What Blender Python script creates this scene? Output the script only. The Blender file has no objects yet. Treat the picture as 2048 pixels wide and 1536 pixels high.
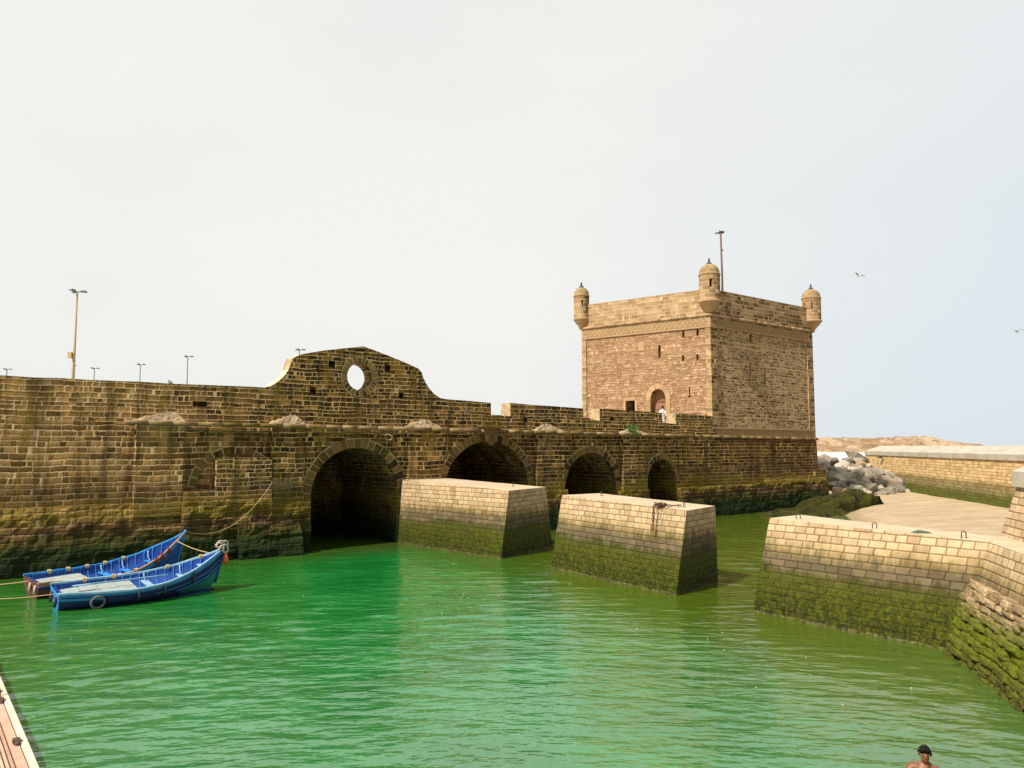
import bpy, bmesh, math, random
from mathutils import Vector, noise as mnoise
from mathutils.geometry import tessellate_polygon

S = bpy.context.scene
COL = S.collection
R = math.radians

# ------------------------------------------------------------------ camera
cam_d = bpy.data.cameras.new('camera')
cam = bpy.data.objects.new('camera', cam_d)
COL.objects.link(cam)
cam_d.sensor_width = 36.0
cam_d.lens = 26.37
cam_d.clip_end = 20000
PITCH = math.atan(124.0 / 1500.0)
cam.location = (0, 0, 5.0)
cam.rotation_euler = (R(90) + PITCH, 0, 0)
S.camera = cam

# ------------------------------------------------------------------ world + sun
SUN_H = Vector((-0.73, -0.68, 0)).normalized()
SUN_EL = R(48)
w = bpy.data.worlds.new('World')
S.world = w
w.use_nodes = True
nt = w.node_tree
nt.nodes.clear()
wo = nt.nodes.new('ShaderNodeOutputWorld')
bg = nt.nodes.new('ShaderNodeBackground')
bg.inputs['Strength'].default_value = 0.1
sky = nt.nodes.new('ShaderNodeTexSky')
sky.sky_type = 'NISHITA'
sky.sun_disc = False
sky.sun_elevation = SUN_EL
sky.sun_rotation = math.atan2(SUN_H.x, SUN_H.y)
sky.air_density = 1.0
sky.dust_density = 3.0
tc = nt.nodes.new('ShaderNodeTexCoord')
mp = nt.nodes.new('ShaderNodeMapping')
mp.inputs['Scale'].default_value = (1.0, 1.0, 2.6)
nz = nt.nodes.new('ShaderNodeTexNoise')
nz.inputs['Scale'].default_value = 1.7
nz.inputs['Detail'].default_value = 5
nz.inputs['Roughness'].default_value = 0.5
cr = nt.nodes.new('ShaderNodeValToRGB')
cr.color_ramp.elements[0].position = 0.3
cr.color_ramp.elements[0].color = (0.80, 0.825, 0.81, 1)
cr.color_ramp.elements[1].position = 0.62
cr.color_ramp.elements[1].color = (0.885, 0.88, 0.84, 1)
# the veil is bluer away from the sun (towards +x, low)
dt = nt.nodes.new('ShaderNodeVectorMath'); dt.operation = 'DOT_PRODUCT'
dt.inputs[1].default_value = (0.86, 0.42, -0.28)
mr = nt.nodes.new('ShaderNodeMapRange')
mr.inputs['From Min'].default_value = 0.38
mr.inputs['From Max'].default_value = 0.95
mxb = nt.nodes.new('ShaderNodeMix'); mxb.data_type = 'RGBA'
mxb.inputs[7].default_value = (0.66, 0.745, 0.82, 1)
sc10 = nt.nodes.new('ShaderNodeMix'); sc10.data_type = 'RGBA'; sc10.blend_type = 'MULTIPLY'
sc10.inputs[0].default_value = 1.0
sc10.inputs[7].default_value = (8.95, 8.95, 8.9, 1)
mx = nt.nodes.new('ShaderNodeMix'); mx.data_type = 'RGBA'
mx.inputs[0].default_value = 0.97
L = nt.links.new
L(tc.outputs['Generated'], mp.inputs['Vector'])
L(mp.outputs[0], nz.inputs['Vector'])
L(nz.outputs['Fac'], cr.inputs[0])
L(tc.outputs['Generated'], dt.inputs[0])
L(dt.outputs['Value'], mr.inputs['Value'])
L(mr.outputs[0], mxb.inputs[0])
L(cr.outputs[0], mxb.inputs[6])
L(mxb.outputs[2], sc10.inputs[6])
L(sky.outputs[0], mx.inputs[6])
L(sc10.outputs[2], mx.inputs[7])
# sky dimmed out of view behind the viewer, added to cut fill on walls
dt2 = nt.nodes.new('ShaderNodeVectorMath'); dt2.operation = 'DOT_PRODUCT'
dt2.inputs[1].default_value = (0.50, -0.86, -0.05)
mr2 = nt.nodes.new('ShaderNodeMapRange'); mr2.interpolation_type = 'SMOOTHSTEP'
for i_, v_ in enumerate((-0.05, 0.75, 1.0, 0.48)): mr2.inputs[1 + i_].default_value = v_
L(tc.outputs['Generated'], dt2.inputs[0]); L(dt2.outputs['Value'], mr2.inputs[0])
dim = nt.nodes.new('ShaderNodeVectorMath'); dim.operation = 'SCALE'
L(mx.outputs[2], dim.inputs[0]); L(mr2.outputs[0], dim.inputs[3])
L(dim.outputs[0], bg.inputs['Color'])
L(bg.outputs[0], wo.inputs['Surface'])

sun_d = bpy.data.lights.new('sun', 'SUN')
sun_d.energy = 4.8
sun_d.angle = R(3.0)
sun_d.color = (1.0, 0.93, 0.80)
sun = bpy.data.objects.new('sun', sun_d)
COL.objects.link(sun)
sdir = Vector((SUN_H.x * math.cos(SUN_EL), SUN_H.y * math.cos(SUN_EL), math.sin(SUN_EL)))
sun.rotation_euler = sdir.to_track_quat('Z', 'Y').to_euler()

S.view_settings.view_transform = 'Standard'
S.view_settings.look = 'None'
S.view_settings.exposure = 0.22
S.view_settings.gamma = 1.0
S.render.engine = 'CYCLES'
S.cycles.max_bounces = 6
S.cycles.diffuse_bounces = 3
S.cycles.glossy_bounces = 3

# ------------------------------------------------------------------ helpers
def tag(o, label=None, cat=None, group=None, kind=None):
    if label: o['label'] = label
    if cat: o['category'] = cat
    if group: o['group'] = group
    if kind: o['kind'] = kind
    return o

def empty(name, loc=(0, 0, 0), rz=0.0):
    o = bpy.data.objects.new(name, None)
    COL.objects.link(o)
    o.location = loc
    o.rotation_euler = (0, 0, rz)
    o.empty_display_size = 0.2
    return o

class MB:
    """collects faces of ONE mesh object; uv in metres"""
    def __init__(s):
        s.v = []; s.f = []; s.uv = []; s.m = []; s.sm = []
    def vert(s, p):
        s.v.append(tuple(p)); return len(s.v) - 1
    def face(s, idx, uv=None, m=0, smooth=False):
        s.f.append(tuple(idx)); s.uv.append(uv); s.m.append(m); s.sm.append(smooth)
    def poly(s, pts, uv=None, m=0, smooth=False):
        i = [s.vert(p) for p in pts]
        if uv is None:
            uv = planar_uv(pts)
        s.face(i, uv, m, smooth)
    def box(s, c, size, rz=0.0, m=0, taper=1.0, rot=None):
        hx, hy, hz = size[0] / 2, size[1] / 2, size[2] / 2
        ca, sa = math.cos(rz), math.sin(rz)
        P = []
        for dz in (-1, 1):
            k = taper if dz > 0 else 1.0
            for dx, dy in ((-1, -1), (1, -1), (1, 1), (-1, 1)):
                x, y, z = dx * hx * k, dy * hy * k, dz * hz
                if rot is not None:
                    q = rot @ Vector((x, y, z)); P.append((c[0] + q.x, c[1] + q.y, c[2] + q.z))
                else:
                    P.append((c[0] + x * ca - y * sa, c[1] + x * sa + y * ca, c[2] + z))
        for q in ((0, 3, 2, 1), (4, 5, 6, 7), (0, 1, 5, 4), (1, 2, 6, 5), (2, 3, 7, 6), (3, 0, 4, 7)):
            s.poly([P[i] for i in q], m=m)
    def hexa(s, P, m=0):
        """8 points: bottom ring then top ring (both counter-clockwise from above)"""
        for q in ((0, 3, 2, 1), (4, 5, 6, 7), (0, 1, 5, 4), (1, 2, 6, 5), (2, 3, 7, 6), (3, 0, 4, 7)):
            s.poly([P[i] for i in q], m=m)
    def tube(s, pts, r, n=8, m=0, caps=True, smooth=True):
        pts = [Vector(p) for p in pts]
        rr = r if isinstance(r, (list, tuple)) else [r] * len(pts)
        rings = []
        prev = None
        for i, p in enumerate(pts):
            a = pts[max(i - 1, 0)]; b = pts[min(i + 1, len(pts) - 1)]
            d = (b - a).normalized()
            if prev is None:
                up = Vector((0, 0, 1)) if abs(d.z) < 0.9 else Vector((1, 0, 0))
                x = d.cross(up).normalized()
            else:
                x = (prev - d * prev.dot(d)).normalized()
            prev = x
            y = d.cross(x)
            rings.append([s.vert(p + (x * math.cos(2 * math.pi * k / n) + y * math.sin(2 * math.pi * k / n)) * rr[i]) for k in range(n)])
        acc = 0.0
        for i in range(len(rings) - 1):
            l = (pts[i + 1] - pts[i]).length
            for k in range(n):
                k2 = (k + 1) % n
                w = 2 * math.pi * rr[i] / n
                s.face((rings[i][k], rings[i][k2], rings[i + 1][k2], rings[i + 1][k]),
                       [(acc, k * w), (acc, (k + 1) * w), (acc + l, (k + 1) * w), (acc + l, k * w)], m, smooth)
            acc += l
        if caps:
            s.face(list(reversed(rings[0])), None, m)
            s.face(rings[-1], None, m)
    def lathe(s, c, prof, n=24, m=0, smooth=True, caps=True):
        rings = []
        for (r, z) in prof:
            rings.append([s.vert((c[0] + r * math.cos(2 * math.pi * k / n), c[1] + r * math.sin(2 * math.pi * k / n), c[2] + z)) for k in range(n)])
        for i in range(len(prof) - 1):
            for k in range(n):
                k2 = (k + 1) % n
                w = 2 * math.pi * 0.7 / n
                z0, z1 = prof[i][1], prof[i + 1][1]
                s.face((rings[i][k], rings[i][k2], rings[i + 1][k2], rings[i + 1][k]),
                       [(k * w, z0), ((k + 1) * w, z0), ((k + 1) * w, z1), (k * w, z1)], m, smooth)
        if caps:
            s.face(list(reversed(rings[0])), None, m); s.face(rings[-1], None, m)
    def build(s, name, mats, parent=None, loc=None):
        me = bpy.data.meshes.new(name)
        me.from_pydata(s.v, [], s.f)
        if not isinstance(mats, (list, tuple)): mats = [mats]
        for m in mats: me.materials.append(m)
        uvl = me.uv_layers.new(name='UVMap')
        for p, uv, mi, sm in zip(me.polygons, s.uv, s.m, s.sm):
            p.material_index = mi
            p.use_smooth = sm
            if uv:
                for li, q in zip(p.loop_indices, uv): uvl.data[li].uv = q
        o = bpy.data.objects.new(name, me)
        COL.objects.link(o)
        if parent: o.parent = parent
        if loc: o.location = loc
        return o

def planar_uv(pts):
    P = [Vector(p) for p in pts]
    n = Vector((0, 0, 0))
    for i in range(len(P)):
        a, b = P[i], P[(i + 1) % len(P)]
        n += Vector(((a.y - b.y) * (a.z + b.z), (a.z - b.z) * (a.x + b.x), (a.x - b.x) * (a.y + b.y)))
    if n.length < 1e-9: return [(0, 0)] * len(P)
    n.normalize()
    if abs(n.z) > 0.8:
        return [(p.x, p.y) for p in P]
    u = Vector((-n.y, n.x, 0)).normalized()
    v = n.cross(u)
    if v.z < 0: v = -v
    return [(p.dot(u), p.dot(v)) for p in P]

def bevel(o, w, seg=2):
    b = o.modifiers.new('bevel', 'BEVEL'); b.width = w; b.segments = seg; b.limit_method = 'ANGLE'
    return o

def solid(mb, outer, holes, fr, to, F, m=0, skip=(), mside=None, uvoff=(0, 0)):
    """extrude a polygon given in wall coordinates (s,z) from depth fr to depth to. F(s,d,z)->world."""
    mside = m if mside is None else mside
    loops = [outer] + list(holes)
    flat = [p for l in loops for p in l]
    tris = tessellate_polygon([[Vector((p[0], p[1], 0)) for p in l] for l in loops])
    for d, flip in ((fr, False), (to, True)):
        if ('front' in skip and d == fr) or ('back' in skip and d == to): continue
        idx = [mb.vert(F(p[0], d, p[1])) for p in flat]
        for t in tris:
            a, b, c = [Vector(flat[i]) for i in t]
            cw = (b.x - a.x) * (c.y - a.y) - (b.y - a.y) * (c.x - a.x) < 0
            t = list(t)
            if cw: t.reverse()
            if flip: t.reverse()
            mb.face([idx[i] for i in t], [(flat[i][0] + uvoff[0], flat[i][1] + uvoff[1]) for i in t], m)
    for li, l in enumerate(loops):
        acc = 0.0
        for i in range(len(l)):
            p, q = l[i], l[(i + 1) % len(l)]
            ln = math.hypot(q[0] - p[0], q[1] - p[1])
            P = [F(p[0], fr, p[1]), F(q[0], fr, q[1]), F(q[0], to, q[1]), F(p[0], to, p[1])]
            if abs(q[1] - p[1]) > abs(q[0] - p[0]):
                uv = [(fr, p[1]), (fr, q[1]), (to, q[1]), (to, p[1])]
            else:
                uv = [(fr, acc), (fr, acc + ln), (to, acc + ln), (to, acc)]
            mb.poly(P, uv, mside)
            acc += ln

# ---- node helpers
class G:
    def __init__(s, tree): s.t = tree
    def node(s, typ, **kw):
        n = s.t.nodes.new(typ)
        for k, v in kw.items(): setattr(n, k, v)
        return n
    def put(s, sock, v):
        if v is None: return
        if isinstance(v, bpy.types.NodeSocket): s.t.links.new(v, sock)
        else: sock.default_value = v
    def m(s, op, a, b=None, c=None, clamp=False):
        n = s.node('ShaderNodeMath', operation=op); n.use_clamp = clamp
        s.put(n.inputs[0], a); s.put(n.inputs[1], b)
        if c is not None: s.put(n.inputs[2], c)
        return n.outputs[0]
    def noise(s, vec, scale, detail=3, rough=0.55, dim='3D', w=None, out='Fac', dist=0.0):
        n = s.node('ShaderNodeTexNoise', noise_dimensions=dim)
        if dim != '1D' and vec is not None: s.put(n.inputs['Vector'], vec)
        if w is not None: s.put(n.inputs['W'], w)
        n.inputs['Scale'].default_value = scale
        n.inputs['Detail'].default_value = detail
        n.inputs['Roughness'].default_value = rough
        n.inputs['Distortion'].default_value = dist
        return n.outputs[out]
    def mix(s, f, a, b, mode='MIX'):
        n = s.node('ShaderNodeMix', data_type='RGBA', blend_type=mode)
        s.put(n.inputs[0], f)
        for k, v in ((6, a), (7, b)):
            if isinstance(v, tuple) and len(v) == 3: v = (*v, 1)
            s.put(n.inputs[k], v)
        return n.outputs[2]
    def ramp(s, f, stops, interp='LINEAR'):
        n = s.node('ShaderNodeValToRGB')
        n.color_ramp.interpolation = interp
        e = n.color_ramp.elements
        while len(e) < len(stops): e.new(0.5)
        for el, (p, c) in zip(e, stops):
            el.position = p
            el.color = (*c, 1) if isinstance(c, tuple) else (c, c, c, 1)
        s.put(n.inputs[0], f)
        return n.outputs[0]
    def rng(s, v, a, b, c=0.0, d=1.0, smooth=True):
        n = s.node('ShaderNodeMapRange', interpolation_type='SMOOTHSTEP' if smooth else 'LINEAR')
        s.put(n.inputs[0], v)
        for i, q in enumerate((a, b, c, d)): s.put(n.inputs[1 + i], q)
        return n.outputs[0]
    def sep(s, v):
        n = s.node('ShaderNodeSeparateXYZ'); s.put(n.inputs[0], v); return n.outputs
    def comb(s, x, y, z=0.0):
        n = s.node('ShaderNodeCombineXYZ'); s.put(n.inputs[0], x); s.put(n.inputs[1], y); s.put(n.inputs[2], z); return n.outputs[0]
    def bump(s, h, strength=1.0, dist=0.02, normal=None):
        n = s.node('ShaderNodeBump'); n.inputs['Strength'].default_value = strength
        n.inputs['Distance'].default_value = dist
        s.put(n.inputs['Height'], h)
        if normal is not None: s.put(n.inputs['Normal'], normal)
        return n.outputs[0]

def new_mat(name, rough=0.85, spec=0.3):
    m = bpy.data.materials.new(name); m.use_nodes = True
    g = G(m.node_tree)
    b = m.node_tree.nodes['Principled BSDF']
    b.inputs['Roughness'].default_value = rough
    b.inputs['Specular IOR Level'].default_value = spec
    return m, g, b

def masonry(g, h, wd, mortar, warp=0.03, rag=0.012, course=0.35, widthvar=0.6, merge=0.12, rot=0.0):
    """irregular coursed masonry on the UV map (metres). returns mortar mask, stone random, colour random, height"""
    uvn = g.node('ShaderNodeUVMap'); uv = uvn.outputs[0]
    if rot:
        mpn = g.node('ShaderNodeMapping'); mpn.inputs['Rotation'].default_value = (0, 0, rot)
        g.put(mpn.inputs[0], uv); uv = mpn.outputs[0]
    x, y, _ = g.sep(uv)
    n1 = g.noise(uv, 0.7, 2, out='Color'); a1, b1, _ = g.sep(n1)
    n2 = g.noise(uv, 9.0, 3, out='Color'); a2, b2, _ = g.sep(n2)
    def wob(v, a, amt, b, amt2):
        t = g.m('MULTIPLY_ADD', g.m('SUBTRACT', a, 0.5), amt, v)
        return g.m('MULTIPLY_ADD', g.m('SUBTRACT', b, 0.5), amt2, t)
    x2 = wob(x, a1, warp * 5, a2, rag * 5)
    y2 = wob(y, b1, warp * 4, b2, rag * 4)
    cn = g.noise(None, 1.1, 2, dim='1D', w=y2)
    yv = g.m('ADD', g.m('DIVIDE', y2, h), g.m('MULTIPLY', g.m('SUBTRACT', cn, 0.5), course * 6))
    row = g.m('FLOOR', yv); fy = g.m('SUBTRACT', yv, row)
    wn = g.node('ShaderNodeTexWhiteNoise', noise_dimensions='1D'); g.put(wn.inputs['W'], row)
    rr = wn.outputs['Value']
    wrow = g.m('MULTIPLY', g.m('MULTIPLY_ADD', rr, 0.5, 0.75), wd)
    xn = g.noise(None, 0.9 / wd, 1, dim='1D', w=g.m('MULTIPLY_ADD', row, 37.7, x2))
    xv = g.m('ADD', g.m('DIVIDE', x2, wrow), g.m('MULTIPLY_ADD', g.m('SUBTRACT', xn, 0.5), widthvar * 3, g.m('MULTIPLY', rr, 91.7)))
    colm = g.m('FLOOR', xv); fx = g.m('SUBTRACT', xv, colm)
    wn2 = g.node('ShaderNodeTexWhiteNoise', noise_dimensions='2D')
    g.put(wn2.inputs['Vector'], g.comb(row, colm))
    rnd = wn2.outputs['Value']; rcol = wn2.outputs['Color']
    dx = g.m('MULTIPLY', g.m('MINIMUM', fx, g.m('SUBTRACT', 1.0, fx)), wrow)
    dy = g.m('MULTIPLY', g.m('MINIMUM', fy, g.m('SUBTRACT', 1.0, fy)), h)
    d = g.m('SMOOTH_MIN', dx, dy, 0.04)
    mask = g.rng(d, mortar * 0.35, mortar * 1.0, 1.0, 0.0)
    hgt = g.rng(d, 0.0, mortar * 2.6)
    return uv, mask, rnd, rcol, hgt, d

def tidal(g, base, z0, stops, amp=0.5, soft=(0.0, 1.0), vec=None):
    """algae by height above the water: colour stops over (z+noise)/4, mask from ramp alpha list"""
    geo = g.node('ShaderNodeNewGeometry')
    pos = geo.outputs['Position']
    z = g.sep(pos)[2]
    nb = g.noise(pos, 0.45, 4, 0.6)
    nf = g.noise(pos, 5.0, 4, 0.7)
    zz = g.m('ADD', z, g.m('MULTIPLY', g.m('SUBTRACT', nb, 0.5), amp * 2))
    zz = g.m('ADD', zz, g.m('MULTIPLY', g.m('SUBTRACT', nf, 0.5), amp * 0.7))
    px_, py_, pz_ = g.sep(pos)
    drip = g.noise(g.comb(g.m('MULTIPLY', px_, 3.2), g.m('MULTIPLY', py_, 3.2), g.m('MULTIPLY', pz_, 0.55)), 1.0, 4, 0.65)
    zz = g.m('ADD', zz, g.m('MULTIPLY', g.m('SUBTRACT', drip, 0.5), amp * 2.2))
    zn = g.m('DIVIDE', g.m('SUBTRACT', zz, z0), 4.0, clamp=True)
    col = g.ramp(zn, [(p, c) for p, c, a in stops])
    msk = g.ramp(zn, [(p, a) for p, c, a in stops])
    return g.mix(msk, base, col), msk, pos, z

# ------------------------------------------------------------------ materials
OLD_TIDE = [(0.0, (0.005, 0.014, 0.003), 1.0), (0.22, (0.009, 0.026, 0.004), 0.97), (0.32, (0.040, 0.040, 0.006), 0.90),
            (0.42, (0.035, 0.018, 0.012), 0.70), (0.52, (0.15, 0.115, 0.006), 0.78), (0.64, (0.16, 0.12, 0.01), 0.5),
            (0.78, (0.03, 0.022, 0.018), 0.45), (0.95, (0.1, 0.08, 0.03), 0.0)]
NEW_TIDE = [(0.0, (0.020, 0.020, 0.003), 1.0), (0.12, (0.028, 0.034, 0.002), 1.0), (0.27, (0.046, 0.054, 0.002), 0.98),
            (0.33, (0.052, 0.046, 0.008), 0.95), (0.37, (0.085, 0.068, 0.036), 0.84), (0.43, (0.080, 0.062, 0.026), 0.84), (0.47, (0.13, 0.095, 0.016), 0.70),
            (0.54, (0.22, 0.16, 0.03), 0.25), (0.62, (0.4, 0.3, 0.1), 0.0)]

def mat_oldwall(name, light=0.0, h=0.20, wd=0.37, tide=True):
    m, g, b = new_mat(name, 0.9, 0.2)
    uv, mask, rnd, rcol, hgt, d = masonry(g, h, wd, 0.023, course=0.20, warp=0.045, rag=0.022)
    s_, z_, _ = g.sep(uv)
    geo = g.node('ShaderNodeNewGeometry'); pos = geo.outputs['Position']
    wx = g.ramp(rnd, [(0.0, (0.030, 0.019, 0.008)), (0.35, (0.080, 0.044, 0.012)), (0.68, (0.145, 0.078, 0.021)), (0.9, (0.24, 0.130, 0.038)), (1.0, (0.37, 0.205, 0.07))])
    # the rampart at the far left is paler and redder than the bridge
    lf = g.rng(g.m('ADD', s_, g.m('MULTIPLY', g.noise(pos, 0.25, 3), 5.0)), -7.5, 1.5, 1.0, 0.0)
    pale = g.ramp(rnd, [(0.0, (0.18, 0.090, 0.025)), (0.5, (0.41, 0.218, 0.070)), (1.0, (0.62, 0.35, 0.13))])
    stone = g.mix(g.m('MULTIPLY', lf, 0.9), wx, pale)
    n4 = g.noise(pos, 2.2, 5, 0.65)
    stone = g.mix(1.0, stone, g.ramp(n4, [(0.3, 0.62), (0.5, 1.0), (0.72, 1.35)]), 'MULTIPLY')
    grain = g.noise(pos, 28.0, 3, 0.7)
    stone = g.mix(1.0, stone, g.ramp(grain, [(0.3, 0.7), (0.7, 1.3)]), 'MULTIPLY')
    mort = g.mix(g.noise(pos, 1.3, 3), (0.62, 0.42, 0.15), (0.88, 0.62, 0.31))
    mort = g.mix(lf, mort, (0.95, 0.66, 0.37))
    # mortar washed out in places
    gone = g.rng(g.noise(pos, 0.8, 4, 0.6), 0.50, 0.66)
    mm = g.m('MULTIPLY', mask, g.m('SUBTRACT', 1.0, g.m('MULTIPLY', gone, 0.5)))
    col = g.mix(mm, stone, mort)
    # black and green run-off streaks under the moulding and the wall head
    sv = g.comb(g.m('MULTIPLY', s_, 1.6), g.m('MULTIPLY', z_, 0.16))
    st = g.noise(sv, 1.0, 4, 0.6)
    col = g.mix(g.rng(st, 0.48, 0.64, 0.0, 0.62), col, (0.035, 0.025, 0.008))
    sv2 = g.comb(g.m('MULTIPLY_ADD', s_, 2.3, 40.0), g.m('MULTIPLY', z_, 0.25))
    col = g.mix(g.rng(g.noise(sv2, 1.0, 4, 0.6), 0.50, 0.66, 0.0, 0.58), col, (0.21, 0.140, 0.006))
    pk = g.rng(g.noise(g.m('ADD', 0, 0) if False else pos, 0.55, 5, 0.62), 0.60, 0.70, 0.0, 0.55)
    col = g.mix(pk, col, (0.43, 0.30, 0.18))
    msk = None
    if tide:
        col, msk, pos2, zz = tidal(g, col, 0.0, OLD_TIDE, 0.42)
    g.put(b.inputs['Base Color'], col)
    hh = g.m('ADD', hgt, g.m('MULTIPLY', g.noise(pos, 14.0, 4, 0.7), 0.55))
    if msk is not None:
        hh = g.m('ADD', hh, g.m('MULTIPLY', g.m('MULTIPLY', msk, g.noise(pos, 3.0, 5, 0.7)), 1.6))
    g.put(b.inputs['Normal'], g.bump(hh, 1.0, 0.035))
    return m

def mat_ashlar(name, h=0.20, wd=0.38, cols=None, tide=NEW_TIDE, z0=0.0, amp=0.36, mortar=0.013, mcol=(0.16, 0.09, 0.035), mstr=0.85):
    m, g, b = new_mat(name, 0.85, 0.2)
    uv, mask, rnd, rcol, hgt, d = masonry(g, h, wd, mortar, warp=0.004, rag=0.003, course=0.0, widthvar=0.25)
    geo = g.node('ShaderNodeNewGeometry'); pos = geo.outputs['Position']
    cols = cols or [(0.0, (0.40, 0.265, 0.15)), (0.25, (0.50, 0.35, 0.21)), (0.7, (0.57, 0.41, 0.25)), (1.0, (0.62, 0.43, 0.24))]
    stone = g.ramp(rnd, cols)
    stone = g.mix(1.0, stone, g.ramp(g.noise(pos, 3.0, 5, 0.7), [(0.3, 0.78), (0.7, 1.15)]), 'MULTIPLY')
    stone = g.mix(1.0, stone, g.ramp(g.noise(pos, 35.0, 3, 0.7), [(0.3, 0.85), (0.7, 1.12)]), 'MULTIPLY')
    x_, z_, _ = g.sep(uv)
    st = g.noise(g.comb(g.m('MULTIPLY', x_, 3.0), g.m('MULTIPLY', z_, 0.35)), 1.0, 4, 0.6)
    stone = g.mix(g.rng(st, 0.52, 0.72, 0.0, 0.4), stone, (0.22, 0.14, 0.05))
    col = stone
    msk = None
    if tide:
        col, msk, p2, zz = tidal(g, stone, z0, tide, amp)
        # lower stones keep their own tone through the algae
        col = g.mix(g.m('MULTIPLY', msk, 0.55), col, g.mix(1.0, col, g.ramp(rnd, [(0.0, 0.72), (1.0, 1.3)]), 'MULTIPLY'))
        patch = g.rng(g.noise(pos, 7.0, 5, 0.75), 0.42, 0.62)
        col = g.mix(g.m('MULTIPLY', g.m('MULTIPLY', msk, patch), g.rng(zz, 1.7, 0.8, 0.0, 0.6)), col, (0.095, 0.108, 0.003))
    jm = mask
    if msk is not None:
        deepm = g.m('MULTIPLY', msk, g.rng(zz, 1.5, 0.9))
        gr = g.mix(1.0, col, g.ramp(g.noise(pos, 16.0, 5, 0.85), [(0.32, 0.40), (0.5, 1.0), (0.68, 1.9)]), 'MULTIPLY')
        col = g.mix(deepm, col, gr)
        jm = g.m('MULTIPLY', mask, g.m('SUBTRACT', 1.0, g.m('MULTIPLY', deepm, g.rng(g.noise(pos, 2.5, 4), 0.35, 0.6, 0.3, 0.95))))
        ln_ = g.m('MULTIPLY', g.rng(g.m('ADD', zz, g.m('MULTIPLY', g.noise(pos, 5.0, 3), 0.10)), 0.13, 0.07), g.rng(g.noise(pos, 9.0, 4, 0.7), 0.4, 0.6, 0.1, 0.8))
        col = g.mix(ln_, col, (0.24, 0.20, 0.09))
    mask = jm
    mc_ = g.mix(g.m('MULTIPLY', msk, 1.0), mcol, (0.018, 0.016, 0.004)) if msk is not None else mcol
    col = g.mix(g.m('MULTIPLY', mask, mstr), col, mc_)
    g.put(b.inputs['Base Color'], col)
    hh = g.m('ADD', hgt, g.m('MULTIPLY', g.noise(pos, 20.0, 4, 0.7), 0.30))
    if msk is not None:
        hh = g.m('ADD', hh, g.m('MULTIPLY', g.m('MULTIPLY', msk, g.noise(pos, 6.0, 6, 0.75)), 2.2))
    g.put(b.inputs['Normal'], g.bump(hh, 0.9, 0.022))
    return m

def mat_tower_smooth(name):
    m, g, b = new_mat(name, 0.88, 0.2)
    uv, mask, rnd, rcol, hgt, d = masonry(g, 0.30, 0.62, 0.018, warp=0.012, rag=0.006, course=0.1)
    geo = g.node('ShaderNodeNewGeometry'); pos = geo.outputs['Position']
    stone = g.ramp(rnd, [(0.0, (0.29, 0.178, 0.090)), (0.5, (0.40, 0.258, 0.140)), (1.0, (0.50, 0.335, 0.19))])
    stone = g.mix(1.0, stone, g.ramp(g.noise(pos, 1.6, 5, 0.7), [(0.3, 0.70), (0.7, 1.2)]), 'MULTIPLY')
    stone = g.mix(1.0, stone, g.ramp(g.noise(pos, 22.0, 3, 0.7), [(0.3, 0.85), (0.7, 1.12)]), 'MULTIPLY')
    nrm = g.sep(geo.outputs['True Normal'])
    # lichen and painted-in shade darken the right side, turned off the sun
    lichen_shade = g.rng(g.m('MULTIPLY_ADD', nrm[0], 1.0, g.m('MULTIPLY', g.noise(pos, 0.5, 4, 0.6), 0.7)), 0.30, 0.95, 0.0, 0.95)
    stone = g.mix(g.m('MULTIPLY', lichen_shade, g.rng(rnd, 0.0, 0.8, 1.0, 0.25)), stone, (0.080, 0.056, 0.014))
    col = g.mix(g.m('MULTIPLY', mask, 0.8), stone, (0.64, 0.49, 0.28))
    g.put(b.inputs['Base Color'], col)
    hh = g.m('ADD', hgt, g.m('MULTIPLY', g.noise(pos, 12.0, 4, 0.7), 0.5))
    g.put(b.inputs['Normal'], g.bump(hh, 0.9, 0.02))
    return m

def mat_rubble(name):
    m, g, b = new_mat(name, 0.9, 0.2)
    uv, mask, rnd, rcol, hgt, d = masonry(g, 0.20, 0.29, 0.05, warp=0.10, rag=0.065, course=0.35, widthvar=1.1)
    geo = g.node('ShaderNodeNewGeometry'); pos = geo.outputs['Position']
    stone = g.ramp(rnd, [(0.0, (0.26, 0.145, 0.080)), (0.5, (0.47, 0.285, 0.170)), (1.0, (0.66, 0.45, 0.295))])
    stone = g.mix(1.0, stone, g.ramp(g.noise(pos, 1.0, 5, 0.65), [(0.3, 0.72), (0.7, 1.2)]), 'MULTIPLY')
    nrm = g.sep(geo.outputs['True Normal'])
    lichen_shade = g.rng(g.m('MULTIPLY_ADD', nrm[0], 1.0, g.m('MULTIPLY', g.noise(pos, 0.35, 4, 0.6), 1.0)), 0.35, 0.95, 0.0, 0.95)  # lichen plus shade painted into the stone on the right side
    stone = g.mix(g.m('MULTIPLY', lichen_shade, g.rng(rnd, 0.1, 0.9, 1.0, 0.2)), stone, (0.085, 0.052, 0.016))
    col = g.mix(g.m('MULTIPLY', mask, 0.75), stone, g.mix(lichen_shade, (0.34, 0.19, 0.09), (0.58, 0.43, 0.22)))
    g.put(b.inputs['Base Color'], col)
    hh = g.m('ADD', g.m('MULTIPLY', hgt, g.m('MULTIPLY_ADD', rnd, 0.6, 0.6)), g.m('MULTIPLY', g.noise(pos, 9.0, 5, 0.7), 0.9))
    g.put(b.inputs['Normal'], g.bump(hh, 1.0, 0.06))
    return m

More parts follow.
